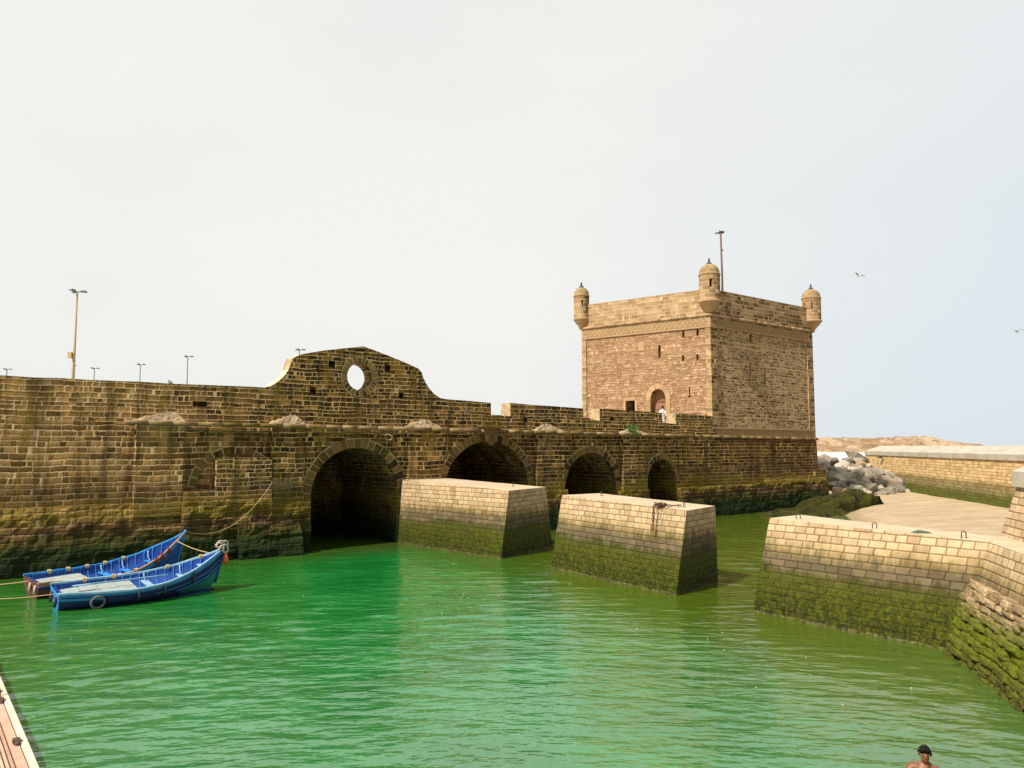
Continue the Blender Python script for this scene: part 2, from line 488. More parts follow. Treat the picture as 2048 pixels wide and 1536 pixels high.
def mat_herring(name):
    m, g, b = new_mat(name, 0.9, 0.2)
    uvn = g.node('ShaderNodeUVMap'); x, y, _ = g.sep(uvn.outputs[0])
    geo = g.node('ShaderNodeNewGeometry'); pos = geo.outputs['Position']
    wb = g.m('MULTIPLY', g.noise(pos, 3.0, 3), 0.10)
    def lines(s):
        t = g.m('MULTIPLY', g.m('ADD', g.m('MULTIPLY_ADD', y, s * 0.9, x), wb), 2.4)
        f = g.m('FRACT', t)
        return g.m('MULTIPLY', g.m('MINIMUM', f, g.m('SUBTRACT', 1.0, f)), 0.42)
    d = g.m('MINIMUM', lines(1.0), lines(-1.0))
    mask = g.rng(d, 0.008, 0.035, 1.0, 0.0)
    stone = g.mix(g.noise(pos, 2.0, 4), (0.28, 0.175, 0.085), (0.46, 0.305, 0.165))
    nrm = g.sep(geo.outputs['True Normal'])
    lichen_shade = g.rng(nrm[0], 0.2, 0.5, 0.0, 0.45)  # frieze darkened on the right side too: lichen and painted shade
    stone = g.mix(lichen_shade, stone, (0.15, 0.10, 0.03))
    g.put(b.inputs['Base Color'], g.mix(g.m('MULTIPLY', mask, g.m('MULTIPLY_ADD', lichen_shade, 1.0, 0.25)), stone, (0.56, 0.42, 0.22)))
    g.put(b.inputs['Normal'], g.bump(g.rng(d, 0.0, 0.08), 0.9, 0.04))
    return m

def mat_stone(name, c0, c1, scale=3.0, rough=0.9, bump=0.03, island=True, tide=None, amp=0.3, speck=0.25, mossy=None):
    """plain stone / concrete / plaster, tone differs per separate block"""
    m, g, b = new_mat(name, rough, 0.2)
    geo = g.node('ShaderNodeNewGeometry'); pos = geo.outputs['Position']
    f = g.noise(pos, scale, 5, 0.65)
    if island:
        f = g.m('ADD', g.m('MULTIPLY', f, 0.5), g.m('MULTIPLY', geo.outputs['Random Per Island'], 0.5))
    col = g.mix(g.rng(f, 0.2, 0.8), c0, c1)
    col = g.mix(1.0, col, g.ramp(g.noise(pos, 26.0, 3, 0.7), [(0.3, 1 - speck), (0.7, 1 + speck)]), 'MULTIPLY')
    if mossy:
        col = g.mix(g.rng(g.noise(pos, 1.1, 5, 0.7), 0.5, 0.62, 0.0, 0.8), col, mossy)
    if tide:
        col, mk, p2, zz = tidal(g, col, 0.0, tide, amp)
        col = g.mix(g.m('MULTIPLY', g.m('MULTIPLY', mk, g.rng(g.noise(pos, 6.0, 5, 0.75), 0.45, 0.6)), 0.6), col, (0.15, 0.17, 0.012))
    g.put(b.inputs['Base Color'], col)
    hh = g.m('ADD', g.noise(pos, scale * 3, 5, 0.7), g.m('MULTIPLY', g.noise(pos, 30.0, 3, 0.7), 0.4))
    g.put(b.inputs['Normal'], g.bump(hh, 0.8, bump))
    return m

def mat_paint(name, c, wear=(0.35, 0.33, 0.30), amt=0.25, rough=0.65, scale=9.0):
    m, g, b = new_mat(name, rough, 0.4)
    geo = g.node('ShaderNodeNewGeometry')
    tcn = g.node('ShaderNodeTexCoord'); pos = tcn.outputs['Object']
    mpn = g.node('ShaderNodeMapping'); mpn.inputs['Scale'].default_value = (0.35, 1, 1.6); g.put(mpn.inputs[0], pos)
    n1 = g.noise(mpn.outputs[0], scale, 5, 0.7)
    amt = min(.9, amt * 1.5)
    col = g.mix(g.rng(n1, 0.35, 0.7), c, tuple(min(1, q * 1.5 + 0.01) for q in c))
    col = g.mix(g.rng(g.noise(mpn.outputs[0], scale * 1.7, 5, 0.75), 0.58, 0.66, 0.0, amt), col, wear)
    g.put(b.inputs['Base Color'], col)
    g.put(b.inputs['Roughness'], g.rng(n1, 0.3, 0.7, rough - 0.1, rough + 0.25))
    g.put(b.inputs['Normal'], g.bump(n1, 0.4, 0.01))
    return m

def mat_plain(name, c, rough=0.6, metal=0.0, var=0.25, scale=12.0, bump=0.3):
    m, g, b = new_mat(name, rough, 0.35)
    b.inputs['Metallic'].default_value = metal
    geo = g.node('ShaderNodeNewGeometry'); pos = geo.outputs['Position']
    n1 = g.noise(pos, scale, 4, 0.65)
    g.put(b.inputs['Base Color'], g.mix(1.0, (*c, 1), g.ramp(n1, [(0.3, 1 - var), (0.7, 1 + var)]), 'MULTIPLY'))
    g.put(b.inputs['Normal'], g.bump(n1, bump, 0.01))
    return m

def mat_water():
    m, g, b = new_mat('water', 0.03, 0.5)
    b.inputs['IOR'].default_value = 2.15
    geo = g.node('ShaderNodeNewGeometry'); pos = geo.outputs['Position']
    x, y, _ = g.sep(pos)
    nl = g.noise(pos, 0.10, 4, 0.6)
    nm = g.noise(pos, 0.45, 4, 0.6)
    deep = g.mix(g.rng(nm, 0.3, 0.7), (0.004, 0.140, 0.022), (0.016, 0.205, 0.042))
    # weed and sand show through near the long pier and the old footings (to the right)
    edge = g.m('SUBTRACT', g.m('MULTIPLY_ADD', y, 0.42, x), 13.0)
    edge = g.m('ADD', edge, g.m('MULTIPLY', g.m('SUBTRACT', nl, 0.5), 7.0))
    col = g.mix(g.rng(edge, -5.5, 3.5, 0.0, 0.85), deep, (0.075, 0.090, 0.001))
    # shallows below the wall foot on the left
    e2 = g.m('SUBTRACT', g.m('ADD', g.m('MULTIPLY', x, -0.602), g.m('MULTIPLY', y, 0.798)), 34.9)
    e2 = g.m('ADD', e2, g.m('MULTIPLY', g.m('SUBTRACT', nm, 0.5), 4.0))
    col = g.mix(g.rng(e2, -4.5, 0.0, 0.0, 0.8), col, (0.065, 0.085, 0.010))
    # near the quay: sky reflection put into the colour, paler, milkier
    sl = g.m('ADD', y, g.m('MULTIPLY', g.m('SUBTRACT', nm, 0.5), 5.0))
    col = g.mix(g.rng(sl, 24.0, 9.0, 0.0, 0.35), col, (0.08, 0.19, 0.085))
    lf_ = g.rng(g.m('ADD', x, g.m('MULTIPLY', g.m('SUBTRACT', nl, 0.5), 8.0)), -5.0, -14.0, 0.0, 0.6)
    col = g.mix(lf_, col, (0.030, 0.125, 0.008))
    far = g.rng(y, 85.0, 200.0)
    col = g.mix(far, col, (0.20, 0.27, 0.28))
    g.put(b.inputs['Base Color'], col)
    mpn = g.node('ShaderNodeMapping'); mpn.inputs['Scale'].default_value = (0.55, 1.7, 1.0)
    # ripples lie across the line of sight from the quay: bend the pattern round it
    rr_ = g.m('SQRT', g.m('ADD', g.m('POWER', x, 2.0), g.m('POWER', g.m('ADD', y, 22.0), 2.0)))
    aa_ = g.m('MULTIPLY', g.m('ARCTAN2', x, g.m('ADD', y, 22.0)), 44.0)
    g.put(mpn.inputs[0], g.comb(aa_, rr_, 0.0))
    h = g.m('ADD', g.noise(mpn.outputs[0], 1.5, 2, 0.5), g.m('MULTIPLY', g.noise(mpn.outputs[0], 4.5, 2, 0.5), 0.30))
    g.put(b.inputs['Normal'], g.bump(h, 1.0, 0.07))
    return m

def mat_sand():
    m, g, b = new_mat('sand', 0.95, 0.1)
    geo = g.node('ShaderNodeNewGeometry'); pos = geo.outputs['Position']
    z = g.sep(pos)[2]
    mpn = g.node('ShaderNodeMapping'); mpn.inputs['Scale'].default_value = (0.5, 1.6, 1.0); mpn.inputs['Rotation'].default_value = (0, 0, 0.5)
    g.put(mpn.inputs[0], pos)
    n = g.noise(mpn.outputs[0], 0.9, 5, 0.65)
    col = g.mix(g.rng(n, 0.3, 0.7), (0.40, 0.30, 0.185), (0.54, 0.42, 0.28))
    wet = g.rng(g.m('ADD', z, g.m('MULTIPLY', g.m('SUBTRACT', n, 0.5), 0.25)), 0.05, 0.30, 0.65, 0.0)
    col = g.mix(wet, col, (0.30, 0.20, 0.10))
    wr = g.m('MULTIPLY', g.rng(g.noise(mpn.outputs[0], 1.6, 6, 0.72), 0.60, 0.66, 0.0, 0.85), g.rng(g.noise(pos, 0.12, 2), 0.5, 0.6))
    col = g.mix(wr, col, (0.10, 0.06, 0.03))
    g.put(b.inputs['Base Color'], col)
    g.put(b.inputs['Normal'], g.bump(g.m('ADD', g.noise(pos, 5.0, 6, 0.7), g.noise(pos, 1.2, 3, 0.6)), 1.0, 0.10))
    return m

M_WALL = mat_oldwall('old_masonry')
M_LOWW = mat_oldwall('lower_masonry', h=0.235, wd=0.46)
M_PIL = mat_stone('pilaster_stone', (0.10, 0.075, 0.04), (0.30, 0.20, 0.10), 1.2, island=False)
M_VOUS = mat_stone('arch_stone', (0.035, 0.024, 0.010), (0.24, 0.145, 0.055), 2.2, mossy=(0.16, 0.12, 0.010), bump=0.03, speck=.4)
M_MORT = mat_stone('pale_mortar', (0.36, 0.28, 0.12), (0.50, 0.39, 0.22), 2.0, island=False)
M_CAP = mat_stone('weathered_render', (0.28, 0.19, 0.10), (0.62, 0.47, 0.31), 3.5, island=False, mossy=(0.20, 0.14, 0.05), speck=.4, bump=.05)
M_COPE = mat_stone('coping_render', (0.52, 0.40, 0.27), (0.74, 0.62, 0.46), 1.5, island=False)
M_CORD = mat_stone('cord_stone', (0.15, 0.098, 0.042), (0.42, 0.28, 0.14), 2.2, mossy=(0.13, 0.10, 0.015))
M_FOOT = mat_oldwall('footing_masonry', h=0.26, wd=0.6)
M_PIER = mat_ashlar('pier_masonry')
M_PTOP = mat_stone('pier_top_render', (0.46, 0.36, 0.235), (0.60, 0.485, 0.335), 1.2, island=False, speck=0.12, bump=0.01)
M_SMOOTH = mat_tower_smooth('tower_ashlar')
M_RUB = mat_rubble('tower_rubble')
M_HER = mat_herring('herringbone')
M_MOULD = mat_stone('moulding_stone', (0.32, 0.205, 0.105), (0.50, 0.335, 0.19), 1.5)
M_DOME = mat_stone('dome_plaster', (0.20, 0.14, 0.06), (0.46, 0.315, 0.165), 3.0, island=False)
M_IRON = mat_plain('rusty_iron', (0.10, 0.065, 0.045), 0.7, 0.3)
M_WOOD = mat_plain('door_wood', (0.30, 0.15, 0.085), 0.7)
M_DARK = mat_plain('dark_iron', (0.05, 0.06, 0.065), 0.5, 0.4)
M_YELL = mat_ashlar('breakwater_masonry', 0.24, 0.48, [(0.0, (0.50, 0.32, 0.13)), (0.5, (0.64, 0.43, 0.20)), (1.0, (0.73, 0.52, 0.28))],
                    tide=[(0.0, (0.07, 0.09, 0.012), 1.0), (0.25, (0.09, 0.10, 0.015), 0.95), (0.36, (0.19, 0.16, 0.07), 0.8),
                          (0.46, (0.16, 0.13, 0.04), 0.75), (0.54, (0.3, 0.22, 0.07), 0.0)], z0=0.35, amp=0.15)
M_CONC = mat_stone('cap_concrete', (0.36, 0.32, 0.25), (0.54, 0.48, 0.39), 1.0, island=False, bump=0.01, speck=0.12)
M_SAND = mat_sand()
M_OLDR = mat_stone('rough_old_stone', (0.26, 0.17, 0.09), (0.55, 0.39, 0.23), 3.0, tide=[(0.0, (0.05, 0.045, 0.01), 1.0),
                   (0.10, (0.11, 0.11, 0.012), 1.0), (0.22, (0.11, 0.125, 0.006), 1.0), (0.29, (0.12, 0.12, 0.012), 0.8), (0.36, (0.2, 0.15, 0.06), 0.25), (0.5, (0.2, 0.15, 0.06), 0.0)], amp=0.30, bump=0.07, speck=.5)

# ------------------------------------------------------------------ wall frame of reference
PW = Vector((-9.6, 36.7, 0)); UW = Vector((0.798, 0.602, 0)).normalized(); NW = Vector((-UW.y, UW.x, 0))
def F(s, d, z):
    p = PW + UW * s + NW * d
    return (p.x, p.y, z)
def zc(s): return 5.93 - 0.0078 * s
rnd = random.Random(7)

def wall_box(mb, s0, s1, d0, d1, z0, z1, m=0, d0t=None):
    """box in wall coordinates; d0t lets the front lean"""
    a = d0 if d0t is None else d0t
    fr = [(s0, d0, z0), (s1, d0, z0), (s1, a, z1), (s0, a, z1)]
    mb.poly([F(*q) for q in fr], [(q[0], q[2]) for q in fr], m)
    bk = [(s0, d1, z0), (s0, d1, z1), (s1, d1, z1), (s1, d1, z0)]
    mb.poly([F(*q) for q in bk], [(q[0], q[2]) for q in bk], m)
    l = [(s0, d0, z0), (s0, a, z1), (s0, d1, z1), (s0, d1, z0)]
    mb.poly([F(*q) for q in l], [(q[1], q[2]) for q in l], m)
    r = [(s1, d0, z0), (s1, d1, z0), (s1, d1, z1), (s1, a, z1)]
    mb.poly([F(*q) for q in r], [(q[1], q[2]) for q in r], m)
    t = [(s0, a, z1), (s1, a, z1), (s1, d1, z1), (s0, d1, z1)]
    mb.poly([F(*q) for q in t], [(q[0], q[1]) for q in t], m)

def cut_wall(mb, outer, holes, d0, d1, FF, m=0, mtop=0, mcheek=0, mhole=0, mcap=0):
    """holes: (loop, depth or None for a through hole)"""
    loops = [outer] + [h[0] for h in holes]
    flat = [p for l in loops for p in l]
    tris = tessellate_polygon([[Vector((p[0], p[1], 0)) for p in l] for l in loops])
    idx = [mb.vert(FF(p[0], d0, p[1])) for p in flat]
    for t in tris: mb.face([idx[i] for i in t], [flat[i] for i in t], m)
    thr = [outer] + [h[0] for h in holes if h[1] is None]
    flat = [p for l in thr for p in l]
    tris = tessellate_polygon([[Vector((p[0], p[1], 0)) for p in l] for l in thr])
    idx = [mb.vert(FF(p[0], d1, p[1])) for p in flat]
    for t in tris: mb.face([idx[i] for i in t], [flat[i] for i in t], m)
    for li, (l, dep) in enumerate([(outer, None)] + list(holes)):
        dd = d1 if dep is None else dep + d0
        acc = 0
        for i in range(len(l)):
            p, q = l[i], l[(i + 1) % len(l)]
            ln = math.hypot(q[0] - p[0], q[1] - p[1])
            steep = abs(q[1] - p[1]) > abs(q[0] - p[0]) * 2.5
            if li == 0: mm = mcheek if steep else mtop
            else: mm = mhole
            if steep: uv = [(d0, p[1]), (d0, q[1]), (dd, q[1]), (dd, p[1])]
            else: uv = [(d0, acc), (d0, acc + ln), (dd, acc + ln), (dd, acc)]
            mb.poly([FF(p[0], d0, p[1]), FF(q[0], d0, q[1]), FF(q[0], dd, q[1]), FF(p[0], dd, p[1])], uv, mm)
            acc += ln
        if li > 0 and dep is not None:
            ts = tessellate_polygon([[Vector((p[0], p[1], 0)) for p in l]])
            for t in ts:
                mb.poly([FF(l[i][0], dd, l[i][1]) for i in t], [l[i] for i in t], mcap)

def arc(cs, rx, zs, rz, n=24, a0=180, a1=0, pw=1.0):
    out = []
    for i in range(n + 1):
        a = R(a0 + (a1 - a0) * i / n)
        out.append((cs + rx * math.cos(a), zs + rz * (abs(math.sin(a)) ** pw)))
    return out

def rect(s, z, w_, h_): return [(s - w_ / 2, z - h_ / 2), (s + w_ / 2, z - h_ / 2), (s + w_ / 2, z + h_ / 2), (s - w_ / 2, z + h_ / 2)]

# ------------------------------------------------------------------ the arched sea wall
ARCHES = [(2.20, 2.37, 2.55, 2.36, 0.46), (10.33, 2.88, 2.65, 2.62, 0.44), (18.30, 2.20, 2.35, 2.22, 0.42), (24.86, 1.46, 2.50, 1.60, 0.34)]
wall = empty('arched_sea_wall', F(-5, 0, 0))
tag(wall, 'long dark stone sea wall with four arches and a curved gable with an oval opening', 'sea wall')
WLOC = Vector(F(-5, 0, 0))
def wbuild(mb, name, mats, parent=wall):
    o = mb.build(name, mats, parent)
    p = parent; off = Vector((0, 0, 0))
    while p is not None: off += p.location; p = p.parent
    o.location = -off
    return o
mb = MB()
out = [(-60, -1.5)]
for cs, rx, zs, rz, th in ARCHES:
    out.append((cs - rx, -1.5))
    out += arc(cs, rx, zs, rz, 28)
    out.append((cs + rx, -1.5))
out += [(30.44, -1.5), (30.44, zc(30.44))]
for s in (27.4, 13.3, 5.0, -0.4, -8.5, -30): out.append((s, zc(s)))
out.append((-60, zc(-60)))
blind = [(-5.45, 3.12)] + arc(-3.8, 1.65, 3.2, 1.42, 16) + [(-2.15, 3.12)]
cut_wall(mb, out, [(blind, 0.02), (rect(-7.0, 3.6, 0.75, 0.55), 0.35)], 0, 7.0, F)
for cs, rx, zs, rz, th in ARCHES:      # the vaults are walled off at the far end
    q = [(cs - rx - .1, -1.5), (cs + rx + .1, -1.5), (cs + rx + .1, zs + rz + .1), (cs - rx - .1, zs + rz + .1)]
    mb.poly([F(a, 6.9, c) for a, c in q], q, 0)
wbuild(mb, 'lower_wall', [M_LOWW])

# parapet with the gable
prof = [(-60, 7.8), (-30, 7.78)]
s = -28.0
while s < -2.8:
    prof.append((s, 7.73 + rnd.uniform(-.022, .022))); s += rnd.uniform(.7, 1.4)
prof += [(-2.55, 7.74), (-2.2, 7.86), (-1.9, 8.07), (-1.62, 8.34), (-1.42, 8.66), (-1.3, 8.98), (-1.22, 9.24), (-0.8, 9.45), (0.4, 9.73), (2.42, 10.09), (2.6, 10.07),
         (3.6, 9.81), (4.9, 9.43), (5.72, 9.15), (5.93, 8.95), (6.02, 8.7), (6.2, 8.38), (6.42, 8.1), (6.72, 7.83), (7.1, 7.62), (7.5, 7.57), (9.0, 7.53), (10.51, 7.47),
         (10.52, 6.78), (11.91, 6.74), (11.92, 7.52), (13.4, 7.46), (15.2, 7.43), (17.66, 7.36), (17.68, 6.72), (19.10, 6.62), (19.11, 7.40), (21.5, 7.36), (25.02, 7.28),
         (25.04, 6.62), (26.41, 6.52), (26.42, 7.31), (28.4, 7.25), (30.43, 7.20)]
low = [(s_, zc(s_)) for s_ in (30.43, 27.4, 13.3, 5.0, -0.4, -8.5, -30, -60)]
ov = [(2.30 + 0.70 * math.cos(a), 8.52 + 0.70 * math.sin(a)) for a in [2 * math.pi * i / 32 for i in range(32)]]
holes = [(ov, None)]
for s_, z_, w_, h_ in [(0.79, 9.07, .34, .34), (3.87, 9.07, .36, .34), (-0.17, 7.71, .34, .34), (4.71, 7.66, .30, .30), (0.06, 8.78, .09, .26), (3.35, 8.72, .10, .10),
                       (-5.42, 6.87, .62, .24), (7.52, 6.31, .12, .3), (13.07, 6.54, .34, .26), (1.35, 7.75, .14, .10), (2.78, 7.62, .16, .14), (20.2, 6.75, .4, .16), (-21.5, 6.9, .5, .2)]:
    holes.append((rect(s_, z_, w_, h_), 0.5))
mb = MB()
cut_wall(mb, prof + low, holes, 0, 0.92, F, 0, 1, 2, 0, 0)
wbuild(mb, 'parapet', [M_WALL, M_COPE, M_CAP])

# ring of dressed stones round the oval
def ring(parent, cs, rx, zs, rz, th, a0, a1, n, proud=0.03, name='arch_ring', mat=None):
    mb = MB(); a = a0
    steps = []
    while a > a1 + 1e-3 if a1 < a0 else a < a1 - 1e-3:
        st = (abs(a1 - a0) / n) * rnd.uniform(.75, 1.25)
        b_ = a - st if a1 < a0 else a + st
        if (a1 < a0 and b_ < a1 + st * .4) or (a1 > a0 and b_ > a1 - st * .4): b_ = a1
        steps.append((a, b_)); a = b_
    gap = 0.026 / ((rx + rz) / 2) * 57.3 * (1 if a1 > a0 else -1)
    for (x, y) in steps:
        t = th * rnd.uniform(.86, 1.12); pr = proud * rnd.uniform(.6, 1.4)
        P = []
        for r_, aa in ((0.0, x + gap), (0.0, y - gap), (t, y - gap), (t, x + gap)):
            q = R(aa); P.append((cs + (rx + r_) * math.cos(q), zs + (rz + r_) * math.sin(q)))
        fr = [F(p[0], -pr, p[1]) for p in P]; bk = [F(p[0], 0.3, p[1]) for p in P]
        mb.poly(fr, P)
        for i in range(4):
            j = (i + 1) % 4
            mb.poly([fr[i], fr[j], bk[j], bk[i]])
    # bed of pale mortar that shows in the joints
    N = 40
    for i in range(N):
        q0, q1 = R(a0 + (a1 - a0) * i / N), R(a0 + (a1 - a0) * (i + 1) / N)
        L_ = []
        for r_, q in ((0.012, q0), (0.012, q1), (th + .03, q1), (th + .03, q0)):
            L_.append((cs + (rx + r_) * math.cos(q), zs + (rz + r_) * math.sin(q)))
        mb.poly([F(p[0], -proud * 0.35, p[1]) for p in L_], L_, 1)
    return wbuild(mb, name, [mat or M_VOUS, M_MORT], parent)
for cs, rx, zs, rz, th in ARCHES:
    ring(wall, cs, rx, zs, rz, th, 184, -4, max(11, int((rx + rz) * 5.0)))
ring(wall, -3.8, 1.65, 3.2, 1.42, 0.34, 180, 40, 9, 0.006)
ring(wall, 2.30, 0.70, 8.52, 0.70, 0.30, 0, 360, 24, 0.03, 'oval_surround')

# walled-up part of the blind arch and its sill
mb = MB()
wall_box(mb, -4.72, -2.24, -0.42, 0.3, 3.02, 4.48, 0)
wall_box(mb, -6.08, -2.25, -0.52, 0.1, 2.3, 3.02, 0, -0.46)
wbuild(mb, 'infill_masonry', [M_WALL])

# pilasters with pyramid caps
for i, (a, b_, ap, zt) in enumerate([(-8.0, -6.11, -6.55, 6.5), (-2.21, -0.63, -1.15, 6.50), (4.98, 7.05, 6.16, 6.45), (13.67, 15.80, 14.72, 6.36), (20.88, 23.15, 21.93, 6.20), (26.55, 27.5, 27.1, 6.0)]):
    mb = MB(); dp = -0.30
    if i < 5:
        wall_box(mb, a, b_, dp, 0.1, 2.0, zc(a) - .02)
    else:
        wall_box(mb, a, b_, -0.12, 0.1, 3.0, zc(a) - .02)
    p = wbuild(mb, 'pilaster', [M_LOWW], wall)
    if i == 5: continue
    mb = MB()
    z0 = zc(a) + .02
    A, B_, C_, D_ = (a - .12, dp - .02, z0), (b_ + .12, dp - .02, z0), (b_ + .12, 0.02, z0 + .12), (a - .12, 0.02, z0 + .12)
    T1, T2 = (ap - .16, -0.02, zt), (ap + .12, -0.02, zt - .03)
    E1 = (ap - .25, dp * .6, (z0 + zt) / 2 + .02)
    for q in ((A, B_, T2, T1), (A, T1, D_), (B_, C_, T2), (D_, T1, T2, C_)):
        mb.poly([F(*v) for v in q])
    # slumped render: subdivide and roughen
    o = wbuild(mb, 'cap', [M_CAP], p)
    sb = o.modifiers.new('s', 'SUBSURF'); sb.subdivision_type = 'SIMPLE'; sb.levels = 4; sb.render_levels = 4
    tx = bpy.data.textures.new('slump', 'CLOUDS'); tx.noise_scale = 0.22; tx.noise_depth = 3
    dm = o.modifiers.new('d', 'DISPLACE'); dm.texture = tx; dm.strength = 0.16; dm.mid_level = 0.5

# cord moulding, in cut lengths
mb = MB(); s = -8.5
while s < 44.0:
    l = min(rnd.uniform(.8, 1.3), 44.05 - s)
    def dd(x): return -0.31 if x < 27.4 else (-0.13 if x > 28.2 else -0.31 + (x - 27.4) / .8 * .18)
    z0, z1 = zc(s) + rnd.uniform(-.008, .008), zc(s + l)
    if s > 28: z0 -= 0; z1 -= 0
    mb.tube([F(s + .008, dd(s), z0), F(s + l - .008, dd(s + l), z1)], 0.105 * rnd.uniform(.93, 1.06), 10)
    s += l
wall_box(mb, -8.5, 27.4, -0.27, 0.0, 5.62, 5.80) if False else None
wbuild(mb, 'cord_moulding', [M_CORD])
mb = MB(); wall_box(mb, -8.2, 27.4, -0.24, 0.02, 5.70, 5.72); 
wbuild(mb, 'cord_bed', [M_MORT])

# rough footings
def rough_slab(s0, s1, z0, z1, dbot, dtop, step=0.16, amp=0.10, seed=0.0, crest=0.08):
    mb = MB()
    ns = max(2, int((s1 - s0) / step)); nzz = max(3, int((z1 - z0) / step))
    grid = []
    for j in range(nzz + 1):
        row = []
        for i in range(ns + 1):
            s_ = s0 + (s1 - s0) * i / ns; k = j / nzz
            zz = z0 + (z1 - z0) * k
            zz += crest * mnoise.noise(Vector((s_ * 1.3, seed, 0))) * k
            course = math.floor(zz / 0.3)
            st = math.floor(s_ / 0.7 + course * 0.37)
            blk = mnoise.noise(Vector((st * 5.3, course * 7.1, seed)))
            d_ = dbot + (dtop - dbot) * k + amp * (0.8 * mnoise.noise(Vector((s_ * 1.1, zz * 1.8, seed + 3))) + 0.55 * blk + 0.35 * mnoise.noise(Vector((s_ * 5, zz * 5, seed + 9))))
            row.append((mb.vert(F(s_, min(d_, -0.02), zz)), (s_, zz)))
        grid.append(row)
    for j in range(nzz):
        for i in range(ns):
            q = (grid[j][i], grid[j][i + 1], grid[j + 1][i + 1], grid[j + 1][i])
            mb.face([a[0] for a in q], [a[1] for a in q], 0, False)
    top = grid[-1]
    for i in range(ns):
        a, b_ = top[i], top[i + 1]
        mb.poly([mb.v[a[0]], mb.v[b_[0]], F(b_[1][0], 0.1, b_[1][1]), F(a[1][0], 0.1, a[1][1])])
    for col_ in (0, ns):
        for j in range(nzz):
            a, b_ = grid[j][col_], grid[j + 1][col_]
            mb.poly([mb.v[a[0]], mb.v[b_[0]], F(b_[1][0], 0.3, b_[1][1]), F(a[1][0], 0.3, a[1][1])], [(0, a[1][1]), (0, b_[1][1]), (.6, b_[1][1]), (.6, a[1][1])])
    return wbuild(mb, 'footing', [M_FOOT])
rough_slab(-60, -20, -1.0, 2.5, -0.75, -0.20, 0.5, 0.12, 1.0)
rough_slab(-20, -6.1, -1.0, 2.55, -0.75, -0.12, 0.13, 0.16, 2.0)
rough_slab(-6.1, -2.25, -1.0, 2.6, -0.95, -0.50, 0.12, 0.20, 3.0)
rough_slab(-3.8, -0.9, -1.0, 1.9, -1.6, -0.45, 0.12, 0.20, 3.7, 0.3)
rough_slab(-2.3, -0.3, -1.0, 2.3, -0.50, -0.36, 0.12, 0.10, 4.0)
rough_slab(4.72, 7.35, -1.0, 2.3, -0.50, -0.36, 0.15, 0.10, 5.0)
rough_slab(13.30, 16.0, -1.0, 2.35, -0.55, -0.36, 0.15, 0.12, 6.0)
rough_slab(20.6, 23.3, -1.0, 2.1, -0.55, -0.36, 0.15, 0.12, 7.0)
rough_slab(26.4, 44.9, -1.0, 2.12, -0.62, -0.42, 0.18, 0.16, 8.0)
rough_slab(36.5, 44.9, 2.1, 2.5, -0.40, -0.25, 0.18, 0.06, 8.5)

# crest above the second arch
mb = MB()
q = [(9.78, 6.02), (9.92, 5.22), (10.24, 5.02), (10.56, 5.22), (10.70, 6.02)]
fr = [F(a, -0.42, c) for a, c in q]; bk = [F(a, 0.05, c) for a, c in q]
mb.poly(fr, q)
for i in range(5): mb.poly([fr[i], fr[(i + 1) % 5], bk[(i + 1) % 5], bk[i]])
wall_box(mb, 9.55, 10.93, -0.52, 0.05, 6.05, 6.15)
wall_box(mb, 9.65, 10.83, -0.46, 0.05, 5.96, 6.045)
ringp = [F(10.24 + .22 * math.cos(a), -0.43, 5.55 + .22 * math.sin(a)) for a in [R(t) for t in range(-60, 250, 20)]]
mb.tube(ringp, 0.035, 6)
wbuild(mb, 'carved_crest', [M_VOUS])
mb = MB()   # iron hook under the cord
mb.tube([F(3.5, -.1, 5.55), F(3.55, -.35, 5.55), F(3.75, -.42, 5.6), F(3.95, -.42, 5.52), F(3.95, -.42, 5.35), F(3.8, -.42, 5.3)], 0.035, 6)
wbuild(mb, 'iron_hook', [M_CAP])

# walkway and the inner parapet behind it
mb = MB()
wall_box(mb, 5.5, 31.5, 0.93, 6.9, 5.6, 6.24)
wall_box(mb, -60, 5.4, 0.93, 6.9, 5.6, 6.5)
wbuild(mb, 'walkway', [M_COPE])
mb = MB()
wall_box(mb, 5.0, 28.2, 6.2, 6.85, 6.25, 7.10)
wbuild(mb, 'inner_parapet', [M_WALL])

# ------------------------------------------------------------------ the square tower
tower = empty('square_stone_tower', F(30.44, 0, 0))
tag(tower, 'square tan stone tower with three domed corner turrets standing above the sea wall', 'tower')
TA = Vector(F(30.44, 0, 0)); TB = Vector(F(44.0, 0, 0)); TWD = Vector((-0.795, 0.607, 0)).normalized()
TD = TA + TWD * 11.2; TC = TB + TWD * 11.2
TWN = Vector((TWD.y, -TWD.x, 0))      # inwards
if TWN.dot(TB - TA) < 0: TWN = -TWN
def FL(t, d, z):
    p = TA + TWD * t + TWN * d; return (p.x, p.y, z)
def FR(s, d, z): return F(30.44 + s, d, z)
def tb(mb, name, mats, parent=tower): return wbuild(mb, name, mats, parent)

